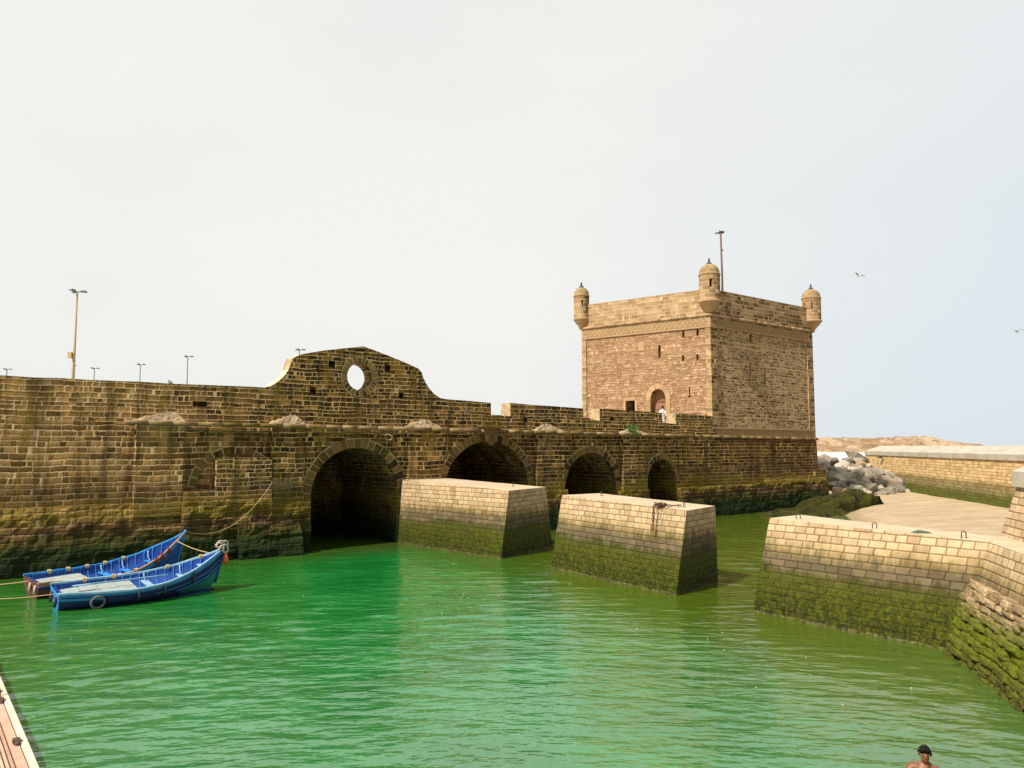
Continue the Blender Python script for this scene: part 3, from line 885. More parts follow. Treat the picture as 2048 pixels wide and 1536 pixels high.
# bastion under it
mb = MB()
wR = 13.56
q = [(0, -1.5), (wR + .75, -1.5), (wR + .06, zc(44)), (0, zc(30.44))]
mb.poly([FR(a, 0, c) for a, c in q], [(a + 30.44, c) for a, c in q])
bkR = lambda a, c: tuple(Vector(FR(a, 0, 0)) + TWD * 11.6 + Vector((0, 0, c)))
mb.poly([FR(wR + .75, 0, -1.5), bkR(wR + .75, -1.5), bkR(wR + .06, zc(44)), FR(wR + .06, 0, zc(44))], [(0, -1.5), (11.6, -1.5), (11.6, 5.5), (0, 5.5)])
mb.poly([FR(0, 0, zc(30.44)), FR(wR + .06, 0, zc(44)), bkR(wR + .06, zc(44)), bkR(0, zc(30.44))])
mb.poly([FR(-3.3, 7.0, -1.5), bkR(0, -1.5), bkR(0, zc(30.44)), FR(-3.3, 7.0, zc(30.44))])
mb.poly([bkR(0, -1.5), bkR(wR + .75, -1.5), bkR(wR + .06, 5.6), bkR(0, 5.6)])
tb(mb, 'bastion', [M_LOWW])
mb = MB()
wall_box(mb, 43.35, 45.0, -0.30, 3.0, -1.0, 3.0, 0, -0.24)
tb(mb, 'buttress', [M_WALL])

mb = MB()
ZT = 16.62; Z0 = 5.3
# right face with recessed panel
pr = [(0.72, 6.38), (12.75, 6.38), (12.75, 13.80), (0.72, 13.80)]
cut_wall(mb, [(0, Z0), (wR, Z0), (wR, ZT), (0, ZT)], [(pr, None)], 0, 0.10, FR, 0, 0, 0, 0)
pl = [(0.40, 6.3), (10.78, 6.3), (10.78, 13.76), (0.40, 13.76)]
cut_wall(mb, [(0, Z0), (11.2, Z0), (11.2, ZT), (0, ZT)], [(pl, None)], 0, 0.10, FL, 0, 0, 0, 0)
for a, b_, wd_ in ((TB, TC, 11.2), (TC, TD, wR)):
    mb.poly([(a.x, a.y, Z0), (b_.x, b_.y, Z0), (b_.x, b_.y, ZT), (a.x, a.y, ZT)], [(0, Z0), (wd_, Z0), (wd_, ZT), (0, ZT)])
# parapet top, inside of the parapet, roof
ct = (TA + TC) / 2
ins = [p + (ct - p).normalized() * 0.95 for p in (TA, TB, TC, TD)]
o4 = (TA, TB, TC, TD)
for i in range(4):
    j = (i + 1) % 4
    mb.poly([(o4[i].x, o4[i].y, ZT), (o4[j].x, o4[j].y, ZT), (ins[j].x, ins[j].y, ZT), (ins[i].x, ins[i].y, ZT)])
    mb.poly([(ins[i].x, ins[i].y, ZT), (ins[j].x, ins[j].y, ZT), (ins[j].x, ins[j].y, 15.3), (ins[i].x, ins[i].y, 15.3)])
mb.poly([(p.x, p.y, 15.3) for p in ins])
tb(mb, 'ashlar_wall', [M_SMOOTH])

# rubble panels with their openings
door_l = [(3.72, 6.3), (3.72, 8.55)] + arc(4.36, 0.64, 8.6, 0.80, 14, 180, 0)[1:] + [(5.0, 6.3)]
door_l = [(5.0, 6.32)] + [(5.0, 8.6)] + [(4.36 + .64 * math.cos(R(a)), 8.6 + .80 * math.sin(R(a))) for a in range(15, 180, 15)] + [(3.72, 8.6), (3.72, 6.32)]
mb = MB()
slL = [(rect(4.2, 12.27, .20, 1.02), .7), (rect(2.19, 13.45, .17, .52), .6), (rect(1.05, 13.48, .17, .50), .6), (rect(2.26, 11.62, .17, .46), .6), (rect(1.10, 11.62, .17, .46), .6),
       (rect(1.79, 9.1, .10, .62), .6), (rect(1.79, 8.72, .26, .12), .5), (rect(6.78, 8.0, .84, 1.16), 1.1), (door_l, 1.3)]
cut_wall(mb, pl, slL, 0.08, 1.7, FL, 0, 0, 0, 1, 2)
slR = [(rect(35.44 - 30.44, 13.35, .46, .62), .22), (rect(37.15 - 30.44, 12.65, .50, .75), .10), (rect(35.30 - 30.44, 10.9, .16, 1.2), .5), (rect(37.2 - 30.44, 10.65, .22, 1.15), .7)]
cut_wall(mb, pr, slR, 0.08, 1.7, FR, 0, 0, 0, 1, 1)
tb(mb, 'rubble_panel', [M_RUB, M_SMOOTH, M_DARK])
# dressed surround of the tall slit etc.
mb = MB()
def fbox(mb, FF, a, b_, d0, d1, z0, z1, m=0):
    P = [FF(a, d0, z0), FF(b_, d0, z0), FF(b_, d1, z0), FF(a, d1, z0), FF(a, d0, z1), FF(b_, d0, z1), FF(b_, d1, z1), FF(a, d1, z1)]
    uvs = {0: None}
    mb.poly([P[0], P[1], P[5], P[4]], [(a, z0), (b_, z0), (b_, z1), (a, z1)], m)
    mb.poly([P[2], P[3], P[7], P[6]], None, m); mb.poly([P[1], P[2], P[6], P[5]], None, m)
    mb.poly([P[3], P[0], P[4], P[7]], None, m); mb.poly([P[4], P[5], P[6], P[7]], None, m); mb.poly([P[0], P[3], P[2], P[1]], None, m)
fbox(mb, FL, 5.45, 6.02, 0.045, .2, 12.45, 13.15)
tb(mb, 'blocked_window', [M_MOULD])
mb = MB(); fbox(mb, FR, 6.45, 6.97, 0.05, .12, 12.3, 13.05)
tb(mb, 'blocked_window', [M_MOULD])
# door surround with imposts
mb = MB()
N = 16; prev = None
for i in range(N + 1):
    a = R(180 * i / N)
    pi_ = (4.36 + .64 * math.cos(a), 8.6 + .80 * math.sin(a)); po = (4.36 + 1.02 * math.cos(a), 8.6 + 1.22 * math.sin(a))
    if prev:
        q = [prev[0], pi_, po, prev[1]]
        mb.poly([FL(c[0], 0.0, c[1]) for c in q], q)
        mb.poly([FL(prev[1][0], 0.0, prev[1][1]), FL(po[0], 0.0, po[1]), FL(po[0], .1, po[1]), FL(prev[1][0], .1, prev[1][1])])
        mb.poly([FL(prev[0][0], 0.0, prev[0][1]), FL(pi_[0], 0.0, pi_[1]), FL(pi_[0], .12, pi_[1]), FL(prev[0][0], .12, prev[0][1])])
    prev = (pi_, po)
fbox(mb, FL, 5.0, 5.38, 0.0, .14, 6.3, 8.6); fbox(mb, FL, 3.34, 3.72, 0.0, .14, 6.3, 8.6)
dsur = tb(mb, 'door_surround', [M_MOULD])
mb = MB()
q = [(5.0, 6.32), (5.0, 8.6)] + [(4.36 + .64 * math.cos(R(a)), 8.6 + .80 * math.sin(R(a))) for a in range(15, 136, 15)] + [(4.05, 6.32)]
zz = [FL(a, 0.62 + (5.0 - a) * .10, c) for a, c in q]; zb = [FL(a, 0.68 + (5.0 - a) * .10, c) for a, c in q]
mb.poly(zz); mb.poly(list(reversed(zb)))
for i in range(len(zz)): j = (i + 1) % len(zz); mb.poly([zz[i], zz[j], zb[j], zb[i]])
for k in range(4): fbox(mb, FL, 4.12, 4.9, 0.60, .66, 6.6 + k * .62, 6.66 + k * .62)
tb(mb, 'door_leaf', [M_WOOD])
mb = MB()
fbox(mb, FL, 6.28, 7.30, 0.03, .14, 8.58, 8.80); fbox(mb, FL, 7.20, 7.36, 0.03, .14, 7.3, 8.58); fbox(mb, FL, 6.20, 6.36, 0.03, .14, 7.3, 8.58)
tb(mb, 'window_frame', [M_MOULD])

# mouldings and friezes
mb = MB()
def mtube(FF, a, b_, z, r, d):
    s = a
    while s < b_ - 0.05:
        l = min(rnd.uniform(.8, 1.3), b_ - s)
        mb.tube([FF(s + .004, d, z), FF(s + l - .004, d, z)], r * rnd.uniform(.96, 1.04), 8); s += l
mtube(FR, -0.08, wR + .2, 14.72, .11, -0.03)
tb(mb, 'string_course', [M_MOULD])
mb = MB(); fbox(mb, FR, 0, wR, -0.05, 0.02, 6.27, 6.37); tb(mb, 'panel_ledge', [M_MOULD])
mb = MB(); fbox(mb, FR, 0.0, wR, -0.03, .02, 13.82, 13.90); tb(mb, 'panel_ledge', [M_MOULD])
mb = MB(); fbox(mb, FR, 0.05, wR - .05, 0.01, .5, ZT + .004, ZT + .07)
tb(mb, 'coping', [M_MOULD])
mb = MB()
mtube(FL, -0.08, 11.3, 14.72, .11, -0.03)
tb(mb, 'string_course', [M_MOULD])
mb = MB(); fbox(mb, FL, 0, 11.2, -0.04, .02, 13.80, 13.90); tb(mb, 'panel_ledge', [M_MOULD])
mb = MB(); fbox(mb, FL, 0.05, 11.15, 0.01, .5, ZT + .004, ZT + .07)
tb(mb, 'coping', [M_MOULD])
mb = MB()
fbox(mb, FR, 0.7, wR - .7, -0.012, .02, 13.92, 14.50); tb(mb, 'herringbone_frieze', [M_HER])
mb = MB(); fbox(mb, FR, 0.5, wR - .5, -0.012, .02, 5.62, 6.26); tb(mb, 'herringbone_frieze', [M_HER])
mb = MB(); fbox(mb, FL, .4, 10.8, -0.012, .02, 13.92, 14.50); tb(mb, 'herringbone_frieze', [M_HER])

# turrets
def turret(c, r, zb, zcorb, zd0, hd, zf, lab=None):
    t = empty('turret'); t.parent = tower; t.location = Vector(c) - Vector((TA.x, TA.y, 0)) + Vector((0, 0, 0))
    H = zd0
    def lb(mb, name, mats):
        o = mb.build(name, mats, t); return o
    # drum in four wall pieces that leave loopholes open
    mb = MB(); n = 48; slots = {}
    open_ = [19, 43] if True else []
    hz0, hz1 = H - 1.05, H - 0.45
    def ringpts(rr, z): return [(rr * math.cos(2 * math.pi * k / n), rr * math.sin(2 * math.pi * k / n), z) for k in range(n)]
    lev = [zcorb, hz0, hz1, H]
    for ri, rr in ((0, r), (1, r - .22)):
        for a in range(3):
            A, B_ = ringpts(rr, lev[a]), ringpts(rr, lev[a + 1])
            for k in range(n):
                if a == 1 and k in OPEN[lab]: continue
                k2 = (k + 1) % n; w_ = 2 * math.pi * r / n
                mb.face([mb.vert(A[k]), mb.vert(A[k2]), mb.vert(B_[k2]), mb.vert(B_[k])],
                        [(k * w_, lev[a]), ((k + 1) * w_, lev[a]), ((k + 1) * w_, lev[a + 1]), (k * w_, lev[a + 1])], 0, False)
    for k in range(n):      # cheeks of the loopholes
        if k in OPEN[lab]:
            for kk, nb in ((k, (k - 1) % n), ((k + 1) % n, (k + 1) % n)):
                if kk == k and nb in OPEN[lab]: continue
                if kk != k and nb in OPEN[lab]: continue
                p, q = ringpts(r, 0)[kk], ringpts(r - .22, 0)[kk]
                mb.poly([(p[0], p[1], hz0), (q[0], q[1], hz0), (q[0], q[1], hz1), (p[0], p[1], hz1)])
            for z in (hz0, hz1):
                A, B_ = ringpts(r, z), ringpts(r - .22, z); k2 = (k + 1) % n
                mb.poly([A[k], A[k2], B_[k2], B_[k]])
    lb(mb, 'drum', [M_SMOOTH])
    mb = MB()
    mb.lathe((0, 0, 0), [(0.02, zb), (0.18, zb + .05), (r * .45, zb + .22), (r * .62, zb + .40), (r * .72, zb + .48), (r * .80, zb + .50), (r * .86, zb + .62), (r * .98, zb + .72),
                         (r * 1.07, zb + .76), (r * 1.07, zb + .88), (r * 1.0, zb + .93), (r * .99, zcorb)], 32)
    lb(mb, 'corbel', [M_MOULD])
    mb = MB()
    pf = [(r * .99, H - .12), (r * 1.06, H - .08), (r * 1.07, H), (r * 1.0, H + .05), (r * .98, H + .10)]
    for i in range(1, 10):
        a = R(90 * i / 9.6); pf.append((r * .98 * math.cos(a), H + .10 + hd * math.sin(a)))
    mb.lathe((0, 0, 0), pf, 32)
    lb(mb, 'dome', [M_DOME])
    mb = MB(); top = H + .10 + hd
    mb.lathe((0, 0, 0), [(.19, top - .06), (.20, top + .05), (.14, top + .07), (.13, top + .14), (.05, top + .15), (.04, top + .20), (.09, top + .25), (.09, top + .31), (.04, top + .35), (.03, top + .38), (.05, top + .42), (.02, top + .47)], 10)
    mb.build('finial', [M_DARK], t)
OPEN = {'c': [34, 35, 10, 11], 'l': [35, 36, 11, 12], 'r': [33, 27, 26]}
turret((TA.x, TA.y, 0), .76, 14.86, 15.75, 17.72, .72, 18.9, 'c')
turret((TD.x, TD.y, 0), .64, 14.68, 15.55, 17.48, .64, 18.5, 'l')
turret((TB.x, TB.y, 0), .76, 14.72, 15.60, 17.55, .70, 18.7, 'r')

# flag pole with a fish vane on the tower roof
fp = empty('vane_pole', (17.05, 60.0, 15.3))
tag(fp, 'thin reddish pole with a metal fish vane on top, behind the nearest tower turret', 'weather vane')
mb = MB(); mb.tube([(0, 0, 0), (.02, 0, 3.5), (-.02, 0, 7.0)], [.10, .085, .075], 8); mb.box((.1, 0, 5.6), (.10, .08, .12))
mb.build('pole', [mat_plain('pole_paint', (0.15, 0.085, 0.075), 0.6)], fp)
mb = MB()
n = 14
ringz = []
for i in range(n + 1):
    t = i / n; x = 0.32 - .78 * t
    hh = .02 + .105 * math.sin(math.pi * min(1, t * 1.15) ** .8) if t < .82 else .02 + (t - .82) * .55
    yy = .05 * math.sin(math.pi * t) + .008
    ringz.append([mb.vert((x, yy * math.cos(a), 7.12 - .12 * t + hh * math.sin(a))) for a in [2 * math.pi * k / 8 for k in range(8)]])
for i in range(n):
    for k in range(8): mb.face((ringz[i][k], ringz[i][(k + 1) % 8], ringz[i + 1][(k + 1) % 8], ringz[i + 1][k]), None, 0, True)
mb.face(ringz[0]); mb.face(ringz[-1])
mb.poly([(.05, 0, 7.15), (-.12, 0, 7.15), (-.14, 0, 7.27), (-.06, 0, 7.25)])
mb.build('fish_vane', [M_DARK], fp)

# ------------------------------------------------------------------ water, sand, land
def wave_h(x, y):
    return 0.0
import numpy as np
def build_water():
    nr, na = 0, 600
    rs = [4.0]
    while rs[-1] < 100: rs.append(rs[-1] * 1.0046)
    while rs[-1] < 9000: rs.append(rs[-1] * 1.12)
    rs = np.array(rs); th = np.linspace(R(-64), R(64), na)
    RR, TT = np.meshgrid(rs, th, indexing='ij')
    X = RR * np.sin(TT); Y = RR * np.cos(TT)
    rg = np.random.RandomState(3)
    Z = np.zeros_like(X)
    srcs = [(-9, -22), (3, -30), (14, -26), (-20, -18), (-2, -45)]
    # ripples spread from the quay side; several trains with slow changes of strength
    env = 0.75 + 0.35 * np.sin(X * .21 + 1.3 * np.sin(Y * .13)) * np.cos(Y * .17 + .5)
    for i in range(46):
        lam = 0.26 * (1.05 ** i) if i < 38 else rg.uniform(1.5, 2.6)
        sx, sy = srcs[i % 5]; sx += rg.uniform(-4, 4); sy += rg.uniform(-6, 6)
        D = np.hypot(X - sx, Y - sy)
        D = D + 0.25 * lam * np.sin(X * 0.55 / lam ** .5 + i) + .3 * np.sin(X * .35 + Y * .22 + i * 2.1)
        k = 2 * math.pi / lam
        amp = 0.0046 * lam ** 0.85 * rg.uniform(.6, 1.2) * (1 if i < 38 else .6)
        ph = k * D + rg.uniform(0, 6.28)
        loc = 0.6 + 0.6 * np.sin(X * rg.uniform(.1, .4) + rg.uniform(0, 6)) * np.sin(Y * rg.uniform(.1, .3) + rg.uniform(0, 6))
        fade = np.clip(1.15 - RR * 0.0052 / lam, 0, 1)
        Z += amp * loc * fade * (np.sin(ph) + .25 * np.sin(2 * ph + 1.0))
    Z *= env
    Z *= np.clip((160 - RR) / 100, 0, 1)
    # calmer in the lee of the walls
    n = X * -.602 + Y * .798 - (9.6 * .602 + 36.7 * .798)
    Z *= 0.55 + 0.45 * np.clip(-n / 6.0, 0, 1)
    Ds = np.hypot(X - 6.33, Y - 11.95)
    Z += .010 * np.exp(-Ds / .9) * np.sin(2 * math.pi * Ds / .28)
    me = bpy.data.meshes.new('water')
    nr = len(rs)
    co = np.stack([X, Y, Z], -1).reshape(-1, 3).astype(np.float32)
    i, j = np.meshgrid(np.arange(nr - 1), np.arange(na - 1), indexing='ij')
    a = (i * na + j).ravel()
    q = np.stack([a, a + na, a + na + 1, a + 1], -1)[:, ::-1]
    me.vertices.add(len(co)); me.vertices.foreach_set('co', co.ravel())
    me.loops.add(q.size); me.loops.foreach_set('vertex_index', q.ravel().astype(np.int32))
    me.polygons.add(len(q)); me.polygons.foreach_set('loop_start', np.arange(0, q.size, 4, dtype=np.int32))
    me.polygons.foreach_set('loop_total', np.full(len(q), 4, dtype=np.int32))
    me.polygons.foreach_set('use_smooth', np.ones(len(q), dtype=bool))
    me.update(); me.validate()
    me.materials.append(mat_water())
    o = bpy.data.objects.new('water', me); COL.objects.link(o)
    tag(o, kind='structure')
build_water()

def grid_obj(name, xs, ys, hf, mat, keep=None, smooth=True):
    mb = MB(); ids = {}
    for j, y in enumerate(ys):
        for i, x in enumerate(xs):
            ids[i, j] = mb.vert((x, y, hf(x, y)))
    for j in range(len(ys) - 1):
        for i in range(len(xs) - 1):
            if keep and not keep((xs[i] + xs[i + 1]) / 2, (ys[j] + ys[j + 1]) / 2): continue
            mb.face((ids[i, j], ids[i + 1, j], ids[i + 1, j + 1], ids[i, j + 1]), None, 0, smooth)
    return mb.build(name, mat)
def fr(a, b, st): return [a + i * st for i in range(int((b - a) / st) + 1)]
def sand_h(x, y):
    d = x - (0.35 * y + 1.2)
    base = -0.75 + 0.20 * d if d < 6 else 0.45 + 0.035 * (d - 6)
    base = min(base, 0.9 + .004 * max(0, y - 60))
    return base + 0.06 * mnoise.noise(Vector((x * .25, y * .25, 0))) + 0.03 * mnoise.noise(Vector((x * .9, y * .9, 4)))
tag(grid_obj('beach', fr(9, 95, .8), fr(19, 170, .8), sand_h, M_SAND), kind='structure')

# surf and bright shallows between the beach and the islet
surf_m, g, b = new_mat('surf', 0.8, 0.2)
geo = g.node('ShaderNodeNewGeometry')
mpn = g.node('ShaderNodeMapping'); mpn.inputs['Scale'].default_value = (0.02, 0.06, 1); g.put(mpn.inputs[0], geo.outputs['Position'])
g.put(b.inputs['Base Color'], g.mix(g.rng(g.noise(mpn.outputs[0], 1.0, 6, 0.7), 0.34, 0.48), (0.45, 0.46, 0.42), (0.84, 0.83, 0.78)))
mb = MB()
ys = [175, 215, 260, 320, 400, 480, 560]
def sf(y, k): 
    a, b_ = .37 * y, .485 * y
    return a + (b_ - a) * k
for i in range(len(ys) - 1):
    for k in range(14):
        q = []
        for (yy, kk) in ((ys[i], k), (ys[i], k + 1), (ys[i + 1], k + 1), (ys[i + 1], k)):
            q.append((sf(yy, kk / 14), yy + 8 * mnoise.noise(Vector((kk * .8, yy * .05, 2))), .35 + .25 * mnoise.noise(Vector((kk * 1.1, yy * .04, 7)))))
        mb.poly(q)
tag(mb.build('surf', surf_m), kind='structure')

# rocky islet
isl_m, g, b = new_mat('islet_rock', 0.95, 0.1)
geo = g.node('ShaderNodeNewGeometry'); pos = geo.outputs['Position']
z = g.sep(pos)[2]
nn = g.noise(pos, 0.05, 6, 0.7)
c = g.mix(g.rng(nn, 0.35, 0.62), (0.30, 0.18, 0.10), (0.56, 0.41, 0.27))
c = g.mix(g.rng(g.noise(pos, 0.14, 5, 0.7), 0.5, 0.62, 0, .7), c, (0.20, 0.13, 0.08))
xx = g.sep(pos)[0]
c = g.mix(g.rng(g.m('ADD', xx, g.m('MULTIPLY', nn, 60.0)), 375.0, 420.0, 0, .8), c, (0.16, 0.13, 0.11))
g.put(b.inputs['Base Color'], c)
g.put(b.inputs['Normal'], g.bump(g.noise(pos, 0.25, 6, 0.75), 1.0, 2.0))
def isl_h(x, y):
    t = (x - 232) / (392 - 232)
    if t < -.1 or t > 1.02: e = 0
    else: e = max(0, 1 - max(0, (abs(t - .30) - .28) / .46)) ** .8 if t > .3 else 1 - max(0, (.05 - t)) * 4
    w_ = math.exp(-((y - 600) / 34.0) ** 4)
    return -0.8 + w_ * e * (11.8 + 2.2 * mnoise.noise(Vector((x * .03, y * .03, 0))) + 2.2 * mnoise.noise(Vector((x * .11, y * .11, 5))) + 1.3 * mnoise.noise(Vector((x * .4, y * .4, 5))))
tag(grid_obj('rocky_islet', fr(200, 400, 1.6), fr(555, 650, 2.5), isl_h, isl_m), kind='structure')

# quay ground behind the sea wall (lamp posts stand on it)
mb = MB()
P = [F(-110, 7.05, 3.9), F(26.5, 7.05, 3.9), F(26, 95, 3.9), F(-110, 95, 3.9)]
Q = [(p[0], p[1], -1.0) for p in P]
mb.hexa(Q + P)
tag(mb.build('quay_ground', [M_CONC]), kind='structure')

# ------------------------------------------------------------------ piers
def batter(name, base, top, label, thick_top=0.0):
    """base: 4 points on the water (ccw from above), carried on down below; top: 4 points with own z"""
    c = Vector((sum(p[0] for p in base) / 4, sum(p[1] for p in base) / 4, 0))
    mb = MB(); edge_pts = []; seedp = c.x
    n = 4
    for i in range(4):
        j = (i + 1) % 4
        A, B_, C_, D_ = Vector((*base[i], 0)), Vector((*base[j], 0)), Vector(top[j]), Vector(top[i])
        k = 0.30
        A2 = A + (A - D_) * k; B2 = B_ + (B_ - C_) * k
        # split into patches so that bevels and stone edges can wander a little
        u0 = (B_ - A).length; NX = max(3, int(u0 / .5)); NZ = 12
        ids = {}
        for y in range(NZ + 1):
            for x in range(NX + 1):
                a = A2.lerp(D_, y / NZ); b_ = B2.lerp(C_, y / NZ)
                p = a.lerp(b_, x / NX)
                fade = (1.0 if y < NZ else .9) if 0 < x < NX and 0 < y else 0.0
                nrm = (B_ - A).cross(D_ - A).normalized()
                p = p + nrm * fade * .03 * mnoise.noise(p * 1.2)
                if x in (0, NX) and 0 < y < NZ: p = p + (b_ - a).normalized() * 0.02 * mnoise.noise(Vector((p.z * 6, i if x == 0 else j, 1)))
                if y == NZ and x < NX:
                    ch = max(0, mnoise.noise(Vector((x * 1.7 + i * 9, 4.2, seedp)))) * .05
                    p = p + (c - Vector((p.x, p.y, 0))).normalized() * (ch if x else .015) - Vector((0, 0, ch * .25)); edge_pts.append(p - c)
                if y == NZ and x == NX: p = p + (c - Vector((p.x, p.y, 0))).normalized() * .015
                ids[x, y] = (mb.vert(p - c), (u0 * x / NX + i * 13.37, p.z))
        for y in range(NZ):
            for x in range(NX):
                q = (ids[x, y], ids[x + 1, y], ids[x + 1, y + 1], ids[x, y + 1])
                mb.face([v[0] for v in q], [v[1] for v in q], 0)
    zt_ = sum(p.z for p in edge_pts) / len(edge_pts); cc_ = Vector((0, 0, zt_))
    for i in range(len(edge_pts)): mb.poly([edge_pts[i], edge_pts[(i + 1) % len(edge_pts)], cc_], None, 1)
    o = mb.build(name, [M_PIER, M_PTOP])
    o.location = c
    return tag(o, label, 'pier')

pier_a = batter('stone_pier', [(-5.93, 39.48), (-0.49, 33.9), (2.0, 37.61), (-3.5, 41.7)],
                [(-5.72, 39.38, 3.25), (-0.14, 34.35, 2.98), (1.69, 37.8, 2.96), (-3.6, 41.1, 3.26)],
                'farthest battered stone pier, its inner end against the sea wall between the first two arches')
pier_b = batter('stone_pier', [(1.6, 31.36), (5.49, 25.58), (7.61, 28.23), (3.9, 33.9)],
                [(2.10, 31.75, 2.95), (5.96, 25.85, 2.80), (7.50, 27.95, 2.80), (3.80, 33.3, 2.93)],
                'middle battered stone pier with water on all sides and a rusty chain on top')

# long pier, joined to the landing on the right
LP = empty('long_stone_pier', (10, 18, 0))
tag(LP, 'long stone pier at the right, green weed on its lower face, masonry landing behind', 'pier')
LPL = Vector((10, 18, 0))
def lpb(mb, name, mats, parent=LP):
    o = mb.build(name, mats, parent)
    o.location = -LPL
    return o
tmp = batter('pier_body', [(7.28, 23.16), (10.8, 18.65), (13.4, 20.3), (9.3, 24.9)],
             [(7.98, 23.5, 2.78), (11.86, 18.9, 2.61), (12.95, 20.2, 2.60), (9.42, 24.8, 2.76)], None)
for k in ('label', 'category'):
    if k in tmp: del tmp[k]
tmp.parent = LP; tmp.location = tmp.location - LPL
# ashlar face of the landing, towards the camera
mb = MB()
T1, T2, T3 = Vector((11.86, 18.9, 2.612)), Vector((11.28, 16.55, 2.60)), Vector((9.4, 9.0, 2.60))
B1, B2, B3 = Vector((11.36, 18.79, 1.40)), Vector((10.82, 16.65, 1.32)), Vector((8.95, 9.0, 1.25))
for (a, b_, c_, d_) in ((B1, B2, T2, T1), (B2, B3, T3, T2)):
    l0 = (a - B1).length
    mb.poly([a, b_, c_, d_], [(l0, a.z), (l0 + (b_ - a).length, b_.z), (l0 + (b_ - a).length, c_.z), (l0, d_.z)])
mb.poly([T1, T2, T3, (18, 7, 2.60), (22, 19, 2.60), (12.95, 20.2, 2.602)], None, 1)
mb.poly([(12.95, 20.2, 2.602), (22, 19, 2.60), (22, 19, -1), (13.4, 20.3, -1)])
lpb(mb, 'landing', [M_PIER, M_PTOP])

# old rough stones under it: one rounded block after another, laid in courses on a leaning face
mb = MB()
rr = random.Random(21)
def rock_block(mb, c, ax, ay, az, sx, sy, sz, seed):
    az = (az + ax * .08 * math.sin(seed * 7)).normalized()
    """rounded, dented block; ax along, ay out, az up"""
    n = 8; ids = {}
    def P(i, j, f):
        a, b_ = -1 + 2 * i / n, -1 + 2 * j / n
        v = [(a, 1, b_), (a, -1, b_), (1, a, b_), (-1, a, b_), (a, b_, 1), (a, b_, -1)][f]
        v = Vector(v)
        l4 = (abs(v.x) ** 5 + abs(v.y) ** 5 + abs(v.z) ** 5) ** (1 / 5)
        v = v / l4
        k = 1 + .20 * mnoise.noise(v * 1.3 + Vector((seed, 0, 0))) + .12 * mnoise.noise(v * 3.2 + Vector((seed, 3, 0))) + .06 * mnoise.noise(v * 9 + Vector((seed, 3, 0)))
        return c + ax * v.x * sx * k + ay * v.y * sy * k + az * v.z * sz * k
    for f in (0, 2, 3, 4, 5):
        g_ = [[mb.vert(P(i, j, f)) for i in range(n + 1)] for j in range(n + 1)]
        for j in range(n):
            for i in range(n): mb.face((g_[j][i], g_[j][i + 1], g_[j + 1][i + 1], g_[j + 1][i]), None, 0, True)
seg = [(Vector((10.72, 18.75, 0)), Vector((11.34, 18.85, 1.60))), (Vector((10.37, 17.08, 0)), Vector((10.90, 17.2, 1.56))), (Vector((9.88, 14.93, 0)), Vector((10.40, 15.0, 1.5))), (Vector((8.4, 8.5, 0)), Vector((8.95, 8.6, 1.4)))]
def surf_pt(u, v):   # u in metres along, v 0..1 up
    acc = 0
    for i in range(3):
        l = (seg[i + 1][0] - seg[i][0]).length
        if u <= acc + l or i == 2:
            k = (u - acc) / l
            return seg[i][0].lerp(seg[i + 1][0], k).lerp(seg[i][1].lerp(seg[i + 1][1], k), v)
        acc += l
v = -0.22; course = 0
while v < 0.98:
    ch = rr.uniform(.11, .16) if v < .5 else rr.uniform(.10, .13)
    u = -0.05 + rr.uniform(0, .2)
    while u < 9.5:
        l = rr.uniform(.20, .58)
        c = surf_pt(u + l / 2, v + ch / 2)
        ax = (surf_pt(u + l, v) - surf_pt(u, v)).normalized()
        az = (surf_pt(u, v + ch) - surf_pt(u, v)); hgt_ = az.length; az.normalize()
        ay = az.cross(ax).normalized()
        if ay.x > 0: ay = -ay
        rock_block(mb, c + ay * rr.uniform(-.12, .02) + az * rr.uniform(-.02, .02), ax, ay, az, l * rr.uniform(.49, .54), .24, hgt_ * rr.uniform(.49, .56), rr.uniform(0, 100))
        u += l
    v += ch
lpb(mb, 'rough_old_stones', [M_OLDR])
mb = MB()
for i in range(24):
    u0, u1 = i * .4 - .2, i * .4 + .2
    off = Vector((.16, 0, -.05))
    mb.poly([surf_pt(u0, -.35) + off, surf_pt(u1, -.35) + off, surf_pt(u1, 1.05) + off, surf_pt(u0, 1.05) + off])
lpb(mb, 'dark_bedding', [M_FOOT])

